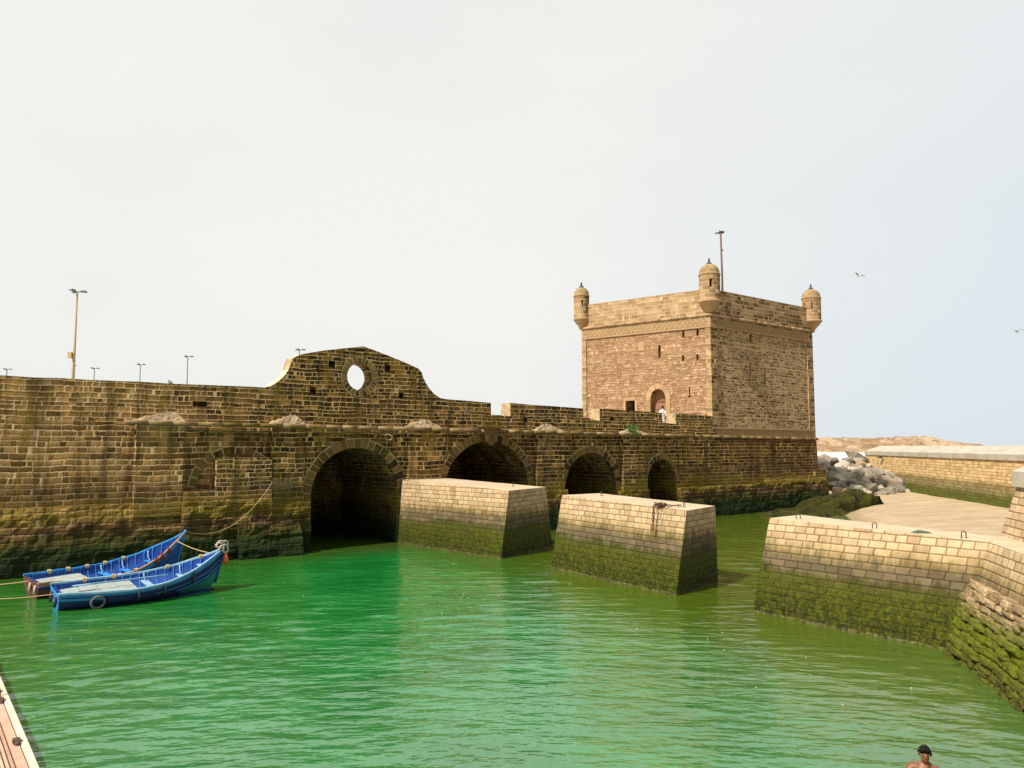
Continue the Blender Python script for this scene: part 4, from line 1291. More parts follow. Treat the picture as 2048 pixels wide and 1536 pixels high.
# raised parapets with a sloping concrete capping
def para(name, P0, P1, z0, zb, zt, zr, bat, th, side, label, lean0=0.0):
    """runs P0->P1; `side` is the unit vector pointing to the visible face"""
    P0, P1 = Vector((*P0, 0)), Vector((*P1, 0)); d = (P1 - P0).normalized(); s_ = Vector((*side, 0)).normalized()
    root = empty(name, P0); tag(root, label, 'wall')
    mb = MB()
    e0 = d * lean0
    f0, f1 = P0 + Vector((0, 0, z0)), P1 + Vector((0, 0, z0))
    t0, t1 = P0 - s_ * bat + e0 + Vector((0, 0, zb)), P1 - s_ * bat + Vector((0, 0, zb))
    g0, g1 = P0 - s_ * (th + bat) + Vector((0, 0, z0)), P1 - s_ * (th + bat) + Vector((0, 0, z0))
    h0, h1 = P0 - s_ * (th) + e0 + Vector((0, 0, zb)), P1 - s_ * (th) + Vector((0, 0, zb))
    for q in ((f0, f1, t1, t0), (g1, g0, h0, h1), (g0, f0, t0, h0), (f1, g1, h1, t1)):
        q = [x - P0 for x in q]; mb.poly(q)
    mb.build('masonry', [M_YELL if name == 'breakwater_wall' else M_PIER], root)
    mb = MB()
    L_ = (P1 - P0).length; n = max(1, int(L_ / 5.5))
    for i in range(n):
        a = (L_ * i / n) + .006 + (lean0 * .0 if i else lean0 * .9); b_ = L_ * (i + 1) / n - .006
        prf = [(-bat + .10, zb + .002), (-bat + .10, zt), (-th + .15, zr), (-th - .05, zr - .02), (-th - .05, zb + .002)]
        A = [P0 * 0 + d * a + s_ * x + Vector((0, 0, z_)) for x, z_ in prf]; B_ = [P0 * 0 + d * b_ + s_ * x + Vector((0, 0, z_)) for x, z_ in prf]
        for k in range(5):
            k2 = (k + 1) % 5; mb.poly([A[k], B_[k], B_[k2], A[k2]])
        mb.poly(A); mb.poly(list(reversed(B_)))
    bevel(mb.build('capping', [M_CONC], root), .02)
    return root
bw = para('breakwater_wall', (40.3, 87.0), (32.2, 42.0), -0.8, 4.0, 4.42, 5.02, 0.45, 2.2, (-.985, .178), 'long tan breakwater wall with a pale concrete capping beyond the sandy beach')
mb = MB(); 
p = Vector((39.1, 80.3, 0)) - Vector((40.3, 87.0, 0))
mb.box((p.x + .12, p.y, 3.80), (.6, .3, .2), rz=math.atan2(-45, -8.1))
mb.build('drain_hole', [M_DARK], bw)
para('parapet_wall', (13.12, 20.45), (10.1, 8.2), 2.55, 3.93, 4.33, 4.86, 0.38, 1.6, (-.971, .24), 'near parapet wall with a concrete capping rising from the right end of the long pier', 0.25)

# big boulder pile
ROCKS = [mat_stone('boulder_stone', (0.14, 0.115, 0.085), (0.39, 0.34, 0.275), 1.0, island=False, bump=0.08, speck=.2),
         mat_stone('pale_boulder', (0.28, 0.24, 0.19), (0.55, 0.50, 0.41), 1.3, island=False, bump=0.06, speck=.15),
         mat_stone('brown_boulder', (0.30, 0.20, 0.10), (0.52, 0.40, 0.24), 1.3, island=False, bump=0.06, speck=.15)]
def hull_rock(name, mats, loc, size, seed, n=16, flat=.75, bev=0.06):
    r_ = random.Random(seed)
    bm = bmesh.new()
    for _ in range(n):
        v = Vector((r_.gauss(0, 1), r_.gauss(0, 1), r_.gauss(0, 1))).normalized() * r_.uniform(.85, 1.08)
        v = Vector((v.x * size[0], v.y * size[1], v.z * size[2]))
        bm.verts.new(v)
    bmesh.ops.convex_hull(bm, input=bm.verts)
    for v in [v for v in bm.verts if not v.link_faces]: bm.verts.remove(v)
    me = bpy.data.meshes.new(name); bm.to_mesh(me); bm.free()
    me.materials.append(mats)
    o = bpy.data.objects.new(name, me); COL.objects.link(o); o.location = loc
    o.rotation_euler = (r_.uniform(-.4, .4), r_.uniform(-.4, .4), r_.uniform(0, 6.28))
    bevel(o, bev, 2)
    return o
rk = random.Random(5)
ORD = ['first', 'second', 'third', 'fourth', 'fifth', 'sixth', 'seventh', 'eighth', 'ninth', 'tenth', 'eleventh', 'twelfth']
ROWN = ['bottom', 'second lowest', 'third lowest', 'fourth lowest', 'fifth lowest', 'sixth lowest', 'seventh lowest', 'top']
fL, fR_ = Vector((29.2, 67.0, .5)), Vector((37.9, 72.2, .6))
for row in range(8):
    k = row / 7
    a = fL + Vector((-.5, 7.0, 2.95)) * k
    b_ = fR_ + Vector((.8, 7.5, 2.6)) * k + Vector((-2.6, -1.2, 0)) * (k ** 1.3)
    nn = 8
    for i in range(nn):
        p = a.lerp(b_, (i + .5 * (row % 2)) / (nn - 1)) + Vector((rk.uniform(-.3, .3), rk.uniform(-.35, .35), rk.uniform(-.2, .15)))
        if p.x > 38.4 + k * .3: continue
        mi = rk.choice([0, 0, 0, 1, 1, 0, 2]) if row < 7 else 0
        sz = rk.uniform(.68, 1.02)
        o = hull_rock('boulder', ROCKS[mi], p, (sz * rk.uniform(.95, 1.25), sz * rk.uniform(.85, 1.1), sz * rk.uniform(.7, .95)), rk.randint(0, 9999))
        tag(o, '%s boulder, %s from the left in the %s row of the rubble pile' % (['grey', 'pale cream-grey', 'brownish'][mi], ORD[i], ROWN[row]), 'boulder', 'boulders heaped between the tower and the breakwater')
o = hull_rock('boulder', ROCKS[0], (38.0, 83.0, 3.9), (1.5, 1.1, .8), 77)
tag(o, 'large dark squared boulder on top of the rubble pile beside the end of the breakwater', 'boulder', 'boulders heaped between the tower and the breakwater')

# weed-covered ledge at the foot of the tower
M_MOSSROCK = mat_stone('weedy_rock', (0.014, 0.014, 0.004), (0.075, 0.070, 0.005), 1.2, island=False, bump=0.15, mossy=(0.012, 0.012, 0.006), speck=.4)
def blob_rock(name, pts_fn, nx, ny, label):
    mb = MB(); ids = {}
    for j in range(ny + 1):
        for i in range(nx + 1):
            ids[i, j] = mb.vert(pts_fn(i / nx, j / ny))
    for j in range(ny):
        for i in range(nx): mb.face((ids[i, j], ids[i + 1, j], ids[i + 1, j + 1], ids[i, j + 1]), None, 0, False)
    return tag(mb.build(name, M_MOSSROCK), label, 'rock')
def ridge(cx, cy, ang, ln, wd, ht, seed, over=0.0):
    def f(u, v):
        a = (u - .5) * 2; b_ = (v - .5) * 2
        ea = max(0, 1 - abs(a) ** 3.5) ** .6; eb = max(0, 1 - abs(b_) ** 3.0) ** .55
        h = ht * ea * eb * (0.85 + .25 * a)
        x = a * ln / 2; y = b_ * wd / 2
        q = Vector((x * .8, y * .8, seed))
        h += (.30 * mnoise.noise(q) + .16 * mnoise.noise(q * 2.7) + .08 * mnoise.noise(q * 7)) * min(1, ht) * (ea * eb) ** .3
        x += .45 * mnoise.noise(q * 1.3 + Vector((9, 0, 0))); y += .4 * mnoise.noise(q * 1.3 + Vector((0, 9, 0)))
        y -= over * max(0, h / ht - .3)
        return (cx + x * math.cos(ang) - y * math.sin(ang), cy + x * math.sin(ang) + y * math.cos(ang), h - .35)
    return f
ANG = math.atan2(.602, .798)
blob_rock('weedy_rock', ridge(25.2, 59.0, .50, 7.2, 4.2, 2.0, 2.0, 1.2), 60, 34, 'large weed-covered rock jutting onto the beach from the foot of the tower')
blob_rock('rock_ledge', ridge(21.4, 55.6, .50, 7.4, 4.0, 0.95, 6.0), 54, 30, 'low flat weed-covered ledge at the waterline in front of the larger weedy rock')

# flecks of foam and litter drifting on the water
mb = MB(); rf = random.Random(8)
for _ in range(34):
    if rf.random() < .7: k = rf.random(); p = Vector((5.2, 22.5, 0)).lerp(Vector((8.6, 12.5, 0)), k) + Vector((rf.gauss(0, 1.3), rf.gauss(0, 1.3), 0))
    else: p = Vector((rf.uniform(-12, 6), rf.uniform(13, 33), 0))
    if p.x > 10.6 - max(0, p.y - 18) * .8 - .5: continue
    n_ = rf.randint(5, 7); r_ = rf.uniform(.006, .020); a0 = rf.uniform(0, 6)
    tp = [p + Vector((r_ * rf.uniform(.6, 1.8) * math.cos(a0 + 6.283 * i / n_), r_ * rf.uniform(.5, 1.1) * math.sin(a0 + 6.283 * i / n_), .010)) for i in range(n_)]
    mb.poly(tp)
    for i in range(n_): mb.poly([tp[i], tp[(i + 1) % n_], tp[(i + 1) % n_] - Vector((0, 0, .03)), tp[i] - Vector((0, 0, .03))])
tag(mb.build('foam_flecks', [mat_plain('foam', (0.5, 0.5, 0.40), .9)]), 'small white foam flecks scattered over the green water', 'foam', kind='stuff')

# ------------------------------------------------------------------ mooring rings, chain, cloth
def hoop(p, h, w_, ang, label):
    root = None
    mb = MB(); pts = []
    for i in range(13):
        a = math.pi * i / 12
        pts.append((-w_ / 2 * math.cos(a), 0, h * .55 + h * .45 * math.sin(a)))
    pts = [(-w_ / 2, 0, -.06)] + pts + [(w_ / 2, 0, -.06)]
    mb.tube(pts, 0.014, 8)
    mb.tube([(-w_ / 2, 0, -.03), (-w_ / 2, 0, .012)], .035, 8); mb.tube([(w_ / 2, 0, -.03), (w_ / 2, 0, .012)], .035, 8)
    o = mb.build('mooring_hoop', [M_IRON]); o.location = p; o.rotation_euler = (0, 0, ang)
    return tag(o, label, 'mooring ring', 'iron mooring hoops on the pier tops')
HOOPS = HOOP_DATA = [
    ((-3.68, 41.33, 3.06), .21, .12, .9, 'rusty mooring hoop at the inner end of the farthest pier top'),
    ((0.06, 37.1, 2.98), .21, .12, .9, 'rusty mooring hoop near the outer end of the farthest pier top'),
    ((3.76, 31.75, 2.90), .21, .12, .9, 'thin mooring hoop at the far end of the free-standing pier top'),
    ((6.16, 27.1, 2.80), .21, .12, .9, 'mooring hoop at the near end of the free-standing pier, chain hooked on it'),
    ((8.87, 23.5, 2.72), .19, .14, 0.2, 'mooring hoop nearest the outer end of the long pier top'),
    ((10.22, 21.4, 2.66), .19, .14, 0.2, 'mooring hoop in the middle of the long pier top'),
    ((11.68, 19.65, 2.62), .19, .14, 0.2, 'mooring hoop by the kink of the long pier top'),
]
for h in HOOPS: hoop(*h)

M_RUST = mat_plain('rust', (0.13, 0.055, 0.035), 0.85, 0.1, 0.5, 30)
mb = MB(); rc = random.Random(9)
cc = Vector((5.30, 26.95, 2.88))
def link(p, dirv, r1=.045, t=.014):
    d = Vector(dirv).normalized(); up = Vector((rc.uniform(-1, 1), rc.uniform(-1, 1), rc.uniform(-1, 1))); y = d.cross(up).normalized()
    pts = [Vector(p) + d * (r1 * 1.5 * math.cos(a)) + y * (r1 * math.sin(a)) for a in [2 * math.pi * i / 8 for i in range(9)]]
    mb.tube([q for q in pts], t, 5, caps=False)
for _ in range(40): link(cc + Vector((rc.gauss(0, .075), rc.gauss(0, .075), abs(rc.gauss(0, .05)) - .02)), (rc.uniform(-1, 1), rc.uniform(-1, 1), rc.uniform(-.5, .5)))
for i in range(8): link(cc.lerp(Vector((6.1, 27.1, 2.88)), i / 8), (.8, .15, 0))
E0 = Vector((5.02, 26.78, 2.86))
for i in range(12): link(E0 + Vector((-.012 * i * .6, -.010 * i * .6, -.075 * i)), (0, 0, 1))
tag(mb.build('rusty_chain', [M_RUST]), 'heap of rusty chain on the free-standing pier, one end hanging down its face', 'chain')

mb = MB(); ids = {}
for j in range(9):
    for i in range(15):
        u, v = i / 14 - .5, j / 8 - .5
        e = max(0, 1 - (2 * abs(u)) ** 3) * max(0, 1 - (2 * abs(v)) ** 3)
        ids[i, j] = mb.vert((u * .52 + .06 * mnoise.noise(Vector((u * 6, v * 6, 1))), v * .22 + .05 * mnoise.noise(Vector((u * 6, v * 6, 5))), .015 + e * (.05 + .07 * abs(mnoise.noise(Vector((u * 9, v * 9, 3)))))))
for j in range(8):
    for i in range(14): mb.face((ids[i, j], ids[i + 1, j], ids[i + 1, j + 1], ids[i, j + 1]), None, 0, True)
o = mb.build('discarded_cloth', [mat_plain('wet_cloth', (0.09, 0.11, 0.08), .9, 0, .6, 20)]); o.location = (11.08, 20.6, 2.635); o.rotation_euler = (0, 0, .1)
tag(o, 'dark crumpled cloth lying on the long pier top between two mooring hoops', 'cloth')

# ------------------------------------------------------------------ boats
P_NAVY = mat_paint('navy_paint', (0.003, 0.014, 0.09), (0.02, 0.05, 0.16), .4)
P_BLUE = mat_paint('sky_blue_paint', (0.018, 0.19, 0.50), (0.30, 0.42, 0.52), .45)
P_MID = mat_paint('mid_blue_paint', (0.008, 0.055, 0.28), (0.05, 0.15, 0.35), .4)
P_TEAL = mat_paint('teal_paint', (0.012, 0.17, 0.14), (0.05, 0.2, 0.2), .3)
P_RED = mat_paint('red_paint', (0.10, 0.03, 0.03), (0.3, 0.15, 0.1), .4)
P_DECK = mat_paint('worn_deck', (0.27, 0.31, 0.30), (0.20, 0.16, 0.12), .55, .8)
P_PALE = mat_paint('pale_blue_paint', (0.20, 0.36, 0.50), (0.45, 0.42, 0.36), .6)
P_RAW = mat_paint('bare_wood', (0.30, 0.17, 0.10), (0.42, 0.30, 0.22), .5, .8)
M_ROPE = mat_plain('rope', (0.55, 0.40, 0.20), .9, 0, .3, 40)
M_ROPEW = mat_plain('grey_rope', (0.50, 0.42, 0.34), .9, 0, .35, 40)
M_RROPE = mat_plain('red_rope', (0.26, 0.05, 0.035), .9, 0, .35, 40)
M_RUBBER = mat_plain('rubber', (0.05, 0.05, 0.06), .75, 0, .4, 20)
M_TYRE = mat_plain('grey_tyre', (0.14, 0.135, 0.155), .8, 0, .35, 20)
M_BUOY = mat_plain('orange_buoy', (0.72, 0.12, 0.05), .5, 0, .3, 10)

def boat(name, loc, rz, LN, label, kind):
    root = empty(name, loc, rz); root.location.z = .07; root.rotation_euler = (R(4.5), 0, rz); tag(root, label, 'rowing boat', 'blue wooden fishing boats moored side by side')
    bow_h = 1.36 if kind == 1 else 1.62
    def hb(t): # half beam at the sheer
        if t < .4: return .70 + .36 * math.sin(t / .4 * math.pi / 2)
        return max(.012, 1.06 * (1 - ((t - .4) / .6) ** 2.1))
    def sheer(t): return .47 + .06 * (1 - t) ** 2 + (bow_h - .47) * max(0, (t - .28) / .72) ** 2.5
    def keel(t): return -.22 + (.05 if t < .9 else .05 + (t - .9) * 3.5)
    def xs(t, q): return LN * t + (.26 * q ** 1.2 - .16) * max(0, (t - .8) / .2) ** 2 - .10 * q * (1 - min(1, t / .15))
    def sec(t, q, ins=0.0):
        """q 0 keel .. 1 sheer"""
        b_ = max(hb(t) - ins, .006); z0 = keel(t) + ins * .8; z1 = sheer(t)
        full = 1 - .35 * max(0, (t - .5) / .5)
        y = b_ * (math.sin(min(1, q) * math.pi / 2) ** (0.62 + .75 * max(0, (t - .45) / .55)))
        z = z0 + (z1 - z0) * (q ** 1.35 if t < .7 else q ** (1.35 - .3 * (t - .7) / .3))
        return xs(t, q), y, z
    NT_, NQ = 40, 14
    def skin(ins, matf, flip=False, q0=0.0):
        mb = MB()
        for sgn in (1, -1):
            ids = {}
            for i in range(NT_ + 1):
                for j in range(NQ + 1):
                    q = q0 + (1 - q0) * j / NQ
                    x, y, z = sec(i / NT_, q, ins); ids[i, j] = mb.vert((x, sgn * y, z))
            for i in range(NT_):
                for j in range(NQ):
                    f = (ids[i, j], ids[i + 1, j], ids[i + 1, j + 1], ids[i, j + 1])
                    if (sgn > 0) != flip: f = f[::-1]
                    mb.face(f, None, matf((i + .5) / NT_, (j + .5) / NQ), True)
        return mb
    if kind == 1:
        def mf(t, q):
            if q > .83 and t > .06: return 1
            if t > .52 and .66 < q < .74 + 0: return 1
            if t > .68 and .50 < q < .58: return 1
            if t > .70 and q < .47 + (t - .70) * .35: return 2
            if q > .70 and t < .22: return 1
            return 0
        mats = [P_NAVY, P_BLUE, P_TEAL]
    else:
        def mf(t, q):
            if q > .85: return 1 if t > .5 else 3
            if t < .10 and q < .75: return 2
            if t > .75 and q > .3: return 4
            return 0
        mats = [P_NAVY, P_BLUE, P_RED, P_RAW, P_MID]
    hull = skin(0, mf)
    # transom
    pts = [sec(0, j / NQ) for j in range(NQ + 1)]
    lo = [(p[0], p[1], p[2]) for p in pts] + [(p[0], -p[1], p[2]) for p in reversed(pts)]
    hull.poly(lo, None, 2 if kind == 2 else 1)
    hull.build('hull', mats, root)
    # rubbing strakes (real battens, so that the planking reads)
    mb = MB()
    for qv, t0 in ((.84, .0), (.66, .35), (.50, .6)):
        for sgn in (1, -1):
            pp = []
            for i in range(30):
                t = t0 + (.985 - t0) * i / 29; x, y, z = sec(t, qv); pp.append((x, sgn * (y + .012), z))
            mb.tube(pp, .016, 6)
    mb.build('strake', [P_MID if kind == 2 else P_NAVY], root)
    # inside skin
    inn = skin(.045, lambda t, q: 0, True, .12)
    x0 = [sec(0.01, .12 + .88 * j / NQ, .045) for j in range(NQ + 1)]
    inn.poly([(p[0] + .03, p[1], p[2]) for p in x0] + [(p[0] + .03, -p[1], p[2]) for p in reversed(x0)])
    inn.build('inner_planking', [P_MID], root)
    # gunwales
    for sgn in (1, -1):
        mb = MB(); prev = None
        for i in range(NT_ + 1):
            t = i / NT_; x, y, z = sec(t, 1)
            wv = .012 * math.sin(t * 31 + sgn) * (1 if kind == 2 else .5)
            o_ = [(x, sgn * (y + .028), z - .035 + wv), (x, sgn * (y + .028), z + .022 + wv), (x, sgn * max(y - .055, .0), z + .022 + wv), (x, sgn * max(y - .055, .0), z - .035 + wv)]
            ids = [mb.vert(p) for p in o_]
            if prev:
                for k in range(4): mb.face((prev[k], prev[(k + 1) % 4], ids[(k + 1) % 4], ids[k]), None, 0)
            else: mb.face(ids)
            prev = ids
        mb.face(prev)
        mm = P_PALE if (kind == 1) else (P_RAW if sgn < 0 else P_BLUE)
        mb.build('gunwale', [mm], root)
    # ribs
    mb = MB()
    for i in range(17):
        t = .05 + .052 * i
        for sgn in (1, -1):
            pp = []
            for j in range(7):
                x, y, z = sec(t, .35 + .65 * j / 6, .05); pp.append((x, sgn * y, z))
            mb.tube(pp, .018, 5)
    mb.build('ribs', [P_BLUE], root)
    # stem post
    mb = MB()
    pp = [(sec(1, q)[0] + .02, 0, sec(1, q)[2]) for q in [j / 8 for j in range(9)]]
    pp.append((pp[-1][0] + .03, 0, pp[-1][2] + .10))
    mb.tube(pp, .045, 6)
    mb.build('stem_post', [P_BLUE if kind == 2 else P_MID], root)
    # floor boards / after deck / thwarts
    mb = MB()
    def board(t0, t1, z, frac=1.0, th=.03):
        n = 8
        A = [sec(t0 + (t1 - t0) * i / n, .8, .06) for i in range(n + 1)]
        top = [(p[0], p[1] * frac, z) for p in A] + [(p[0], -p[1] * frac, z) for p in reversed(A)]
        bot = [(p[0], p[1], p[2] - th) for p in top]
        mb.poly(top); mb.poly(list(reversed(bot)))
        for i in range(len(top)):
            j = (i + 1) % len(top); mb.poly([top[i], bot[i], bot[j], top[j]])
    if kind == 1:
        for a in range(4): board(.035 + a * .105, .135 + a * .105, .33 + .004 * a, .97)
    else:
        for a in range(3): board(.03 + a * .11, .137 + a * .11, .30, .97)
    mb.build('after_deck', [P_DECK], root)
    mb = MB(); board(.47, .96, -.02, .8); mb.build('bottom_boards', [P_NAVY if kind == 1 else P_MID], root)
    tw = ((.545, .30), (.76, .46)) if kind == 1 else ((.50, .28), (.64, .34), (.80, .60))
    for t, z in tw:
        mb = MB(); board(t - .022, t + .022, z, 1.0, .035); mb.build('thwart', [P_PALE if kind == 1 else P_BLUE], root)
        for sgn in (1, -1):     # knees
            mb = MB()
            x, y, z1 = sec(t, 1, .06)
            mb.tube([(x, sgn * y, z1 - .03), (x, sgn * (y - .07), z + .10), (x, sgn * (y - .26), z + .02)], .022, 5)
            mb.build('knee', [P_PALE], root)
    if kind == 1:
        mb = MB(); board(.855, .94, .80, .9); mb.build('foredeck', [P_PALE], root)
        # tyre fender hung over the near side
        mb = MB(); x, y, z = sec(.19, .72)
        ty = [(.0 + .185 * math.cos(a), 0, .185 * math.sin(a)) for a in [2 * math.pi * i / 24 for i in range(25)]]
        mb.tube(ty, .036, 8, caps=False)
        o = mb.build('tyre_fender', [M_TYRE], root); o.location = (x, -(y + .06), z - .06); o.rotation_euler = (R(8), 0, 0)
        mb = MB(); mb.tube([(x, -(y + .04), z + .1), (x, -(y + .03), sheer(.19) + .03), (x, -(y - .10), sheer(.19) + .02)], .012, 5); mb.build('fender_rope', [M_ROPE], root)
        for t, h0 in ((.42, .38), (.58, .40), (.78, .55)):
            mb = MB()
            x, y, z = sec(t, .98); x2, y2, z2 = sec(t, .52 if t < .7 else .6)
            mb.tube([(x, -(y + .02), z + .03), (x, -(y + .045), (z + z2) / 2), (x2, -(y2 + .04), z2)], [.028, .034, .028], 7)
            mb.build('rubber_fender', [M_RUBBER], root)
        # bow buoys and rope bundle
        bx = sec(1, 1)[0]; bz = sheer(1)
        for k, (dx, dy, dz) in enumerate(((.03, -.09, -.38), (.07, .06, -.36))):
            mb = MB(); mb.lathe((0, 0, 0), [(.01, -.20), (.07, -.17), (.10, -.08), (.095, 0), (.055, .13), (.03, .18), (.02, .2)], 12)
            o = mb.build('orange_buoy', [M_BUOY], root); o.location = (bx + dx, dy, bz + dz)
        mb = MB(); rb = random.Random(3)
        for _ in range(7):
            r_ = rb.uniform(.07, .14); c = Vector((bx + rb.uniform(-.22, .06), rb.uniform(-.05, .05), bz + rb.uniform(-.06, .12))); n1 = Vector((rb.uniform(-1, 1), rb.uniform(-1, 1), rb.uniform(-1, 1))).normalized(); n2 = n1.orthogonal().normalized(); n3 = n1.cross(n2)
            mb.tube([c + n2 * r_ * math.cos(a) + n3 * r_ * math.sin(a) for a in [2 * math.pi * i / 12 for i in range(13)]], .034, 6, caps=False)
        mb.build('rope_bundle', [M_ROPEW], root)
        mb = MB(); mb.box((LN * .40, .20, .53), (2.6, .05, .04), rz=.05); mb.box((LN * .40 - 1.3, .13, .53), (.5, .14, .02), rz=.05)
        mb.build('oar', [P_PALE], root)
        mb = MB(); x, y, z = sec(0, .6)
        for yy in (-.42, .30):
            mb = MB(); mb.tube([(x - .05, yy, .38), (x - .07, yy, .07)], .05, 8); mb.build('stern_fender', [M_RUBBER], root)
    else:
        x, y, z = sec(0, .6)
        mb = MB()
        for yy in (-.52, -.05): mb = MB(); mb.tube([(x - .05, yy, .42), (x - .07, yy, .12)], .045, 8); mb.build('stern_fender', [M_ROPEW], root)
        mb = MB(); x, y, z = sec(.9, 1)
        for t in (.86, .80, .75):
            mb = MB(); x, y, z = sec(t, 1)
            for dx in (-.04, 0, .04):
                mb.tube([(x + dx, -(y - .08), z - .06), (x + dx, -(y - .04), z + .045), (x + dx, -(y + .05), z + .03), (x + dx * 1.4, -(y + .06), z - .16)], .020, 5)
            mb.build('red_lashing', [M_RROPE], root)
        mb = MB(); board(.05, .33, .37, .75); mb.build('hatch_board', [P_DECK], root)
    # rope lashings over the gunwale
    ts = (.12, .25, .38, .5, .62) if kind == 2 else (.15, .33, .66, .85)
    for sgn in ((1, -1) if kind == 2 else (1,)):
        for t in ts:
            mb = MB(); x, y, z = sec(t + .03 * sgn, 1)
            for dx in (-.045, -.015, .015, .045):
                mb.tube([(x + dx, sgn * (y - .09), z - .07), (x + dx, sgn * (y - .07), z + .05), (x + dx + .01, sgn * (y + .045), z + .05), (x + dx * .5, sgn * (y + .055), z - .08)], .017, 5)
            mb.build('rope_lashing', [M_ROPE], root)
    return root, sec, sheer
b1, sec1, sh1 = boat('fishing_boat', (-14.10, 23.72, 0.0), math.atan2(26.95 - 23.72, -10.25 + 14.10), 4.95, 'nearer blue wooden boat with a tyre fender, teal bow and two orange buoys', 1)
b2, sec2, sh2 = boat('fishing_boat', (-15.95, 25.45, 0.0), math.atan2(29.5 - 25.45, -12.55 + 15.95), 4.95, 'farther blue wooden boat with bare brown near rail and red stern, roped to the wall', 2)
def wpt(b_, sec_, t, q, sgn=0, dz=0):
    x, y, z = sec_(t, q)
    return Vector(b_.location) + b_.rotation_euler.to_matrix() @ Vector((x, y * sgn, z)) + Vector((0, 0, dz))
def cat_rope(name, A, B, sag, r_, mat, label, n=28):
    A, B = Vector(A), Vector(B); mb = MB()
    mb.tube([A.lerp(B, i / n) - Vector((0, 0, sag * 4 * (i / n) * (1 - i / n))) for i in range(n + 1)], r_, 6)
    return tag(mb.build(name, [mat]), label, 'rope')
bowtop2 = wpt(b2, sec2, 1, 1, 0, .06); bowtop1 = wpt(b1, sec1, .96, 1, 0, .04)
cat_rope('mooring_rope', bowtop2, F(-2.05, -.28, 3.5), .95, .011, M_ROPE, 'long sagging rope from the farther boat\'s bow to the sea wall')
cat_rope('mooring_rope', wpt(b2, sec2, .93, 1, -1, .02), wpt(b1, sec1, .93, 1, 1, 0), .06, .014, M_ROPE, 'short pale rope between the bows of the two boats')
cat_rope('mooring_rope', wpt(b2, sec2, .0, 1, 0, -.06), (-19.2, 24.3, .62), .12, .016, M_ROPE, 'thick yellow rope from the farther boat\'s stern to the left edge of the photo')
cat_rope('mooring_rope', wpt(b1, sec1, .0, .85, 0, -.02), (-18.0, 23.9, .28), .10, .010, M_ROPE, 'thin rope from the nearer boat\'s stern to the left edge of the photo')

# ------------------------------------------------------------------ pontoon at the lower left
pon = empty('floating_pontoon', (-10.9, 14.0, 0)); tag(pon, 'corner of a floating pontoon with grooved deck planks at the lower left', 'pontoon')
A, B_ = Vector((-10.82, 16.29, .18)), Vector((-7.10, 11.70, .18))
dv = (B_ - A).normalized(); sv = Vector((-dv.y, dv.x, 0)); sv = sv if sv.x < 0 else -sv
PL = Vector((-10.9, 14.0, 0))
def pb(mb, name, mats): o = mb.build(name, mats, pon); o.location = -PL; return o
M_PLANK = mat_stone('grooved_deck', (0.42, 0.27, 0.19), (0.62, 0.44, 0.33), 2.0, speck=.3, bump=.01)
M_EDGE = mat_stone('pontoon_edge', (0.62, 0.46, 0.34), (0.80, 0.66, 0.52), 2.0, island=False, speck=.15, bump=.005)
M_SIDE = mat_stone('pontoon_side_board', (0.55, 0.27, 0.19), (0.70, 0.42, 0.32), 2.0, island=False, speck=.15, bump=.005)
ang = math.atan2(dv.y, dv.x)
mb = MB()
SEG = [(-6.0, 1.62), (1.66, 9.2)]
for a, b_ in SEG:
    for k in range(36):
        c = A + dv * ((a + b_) / 2) + sv * (.30 + .062 * k); mb.box((c.x, c.y, .155), (b_ - a - .02, .040, .05), rz=ang)
    c = A + dv * ((a + b_) / 2) + sv * 1.4; mb.box((c.x, c.y, .10), (b_ - a - .02, 2.5, .05), rz=ang)
pb(mb, 'deck_planks', [M_PLANK])
mb = MB()
for a, b_ in SEG:
    c = A + dv * ((a + b_) / 2) + sv * .19; mb.box((c.x, c.y, .15), (b_ - a - .02, .13, .06), rz=ang)
pb(mb, 'border_board', [M_SIDE])
mb = MB()
for a, b_ in SEG:
    c = A + dv * ((a + b_) / 2) + sv * .055; mb.box((c.x, c.y, .04), (b_ - a - .02, .10, .32), rz=ang)
    c = A + dv * ((a + b_) / 2) + sv * 1.4; mb.box((c.x, c.y, -.12), (b_ - a - .3, 2.3, .35), rz=ang)
bevel(pb(mb, 'side_beam', [M_EDGE]), .01)
for a in (1.35, 2.0, 4.55, 7.0):
    mb = MB(); c = A + dv * a + sv * .15; c.z = .19
    mb.box((c.x, c.y, .22), (.17, .12, .05), rz=ang, taper=.85); c2 = c + dv * .13; mb.tube([c2 + Vector((0, 0, -.05)), c2 + Vector((0, 0, .05))], .04, 8)
    c3 = c - dv * .13; mb.tube([c3 + Vector((0, 0, -.05)), c3 + Vector((0, 0, .03))], .03, 8)
    pb(mb, 'deck_cleat', [M_IRON])

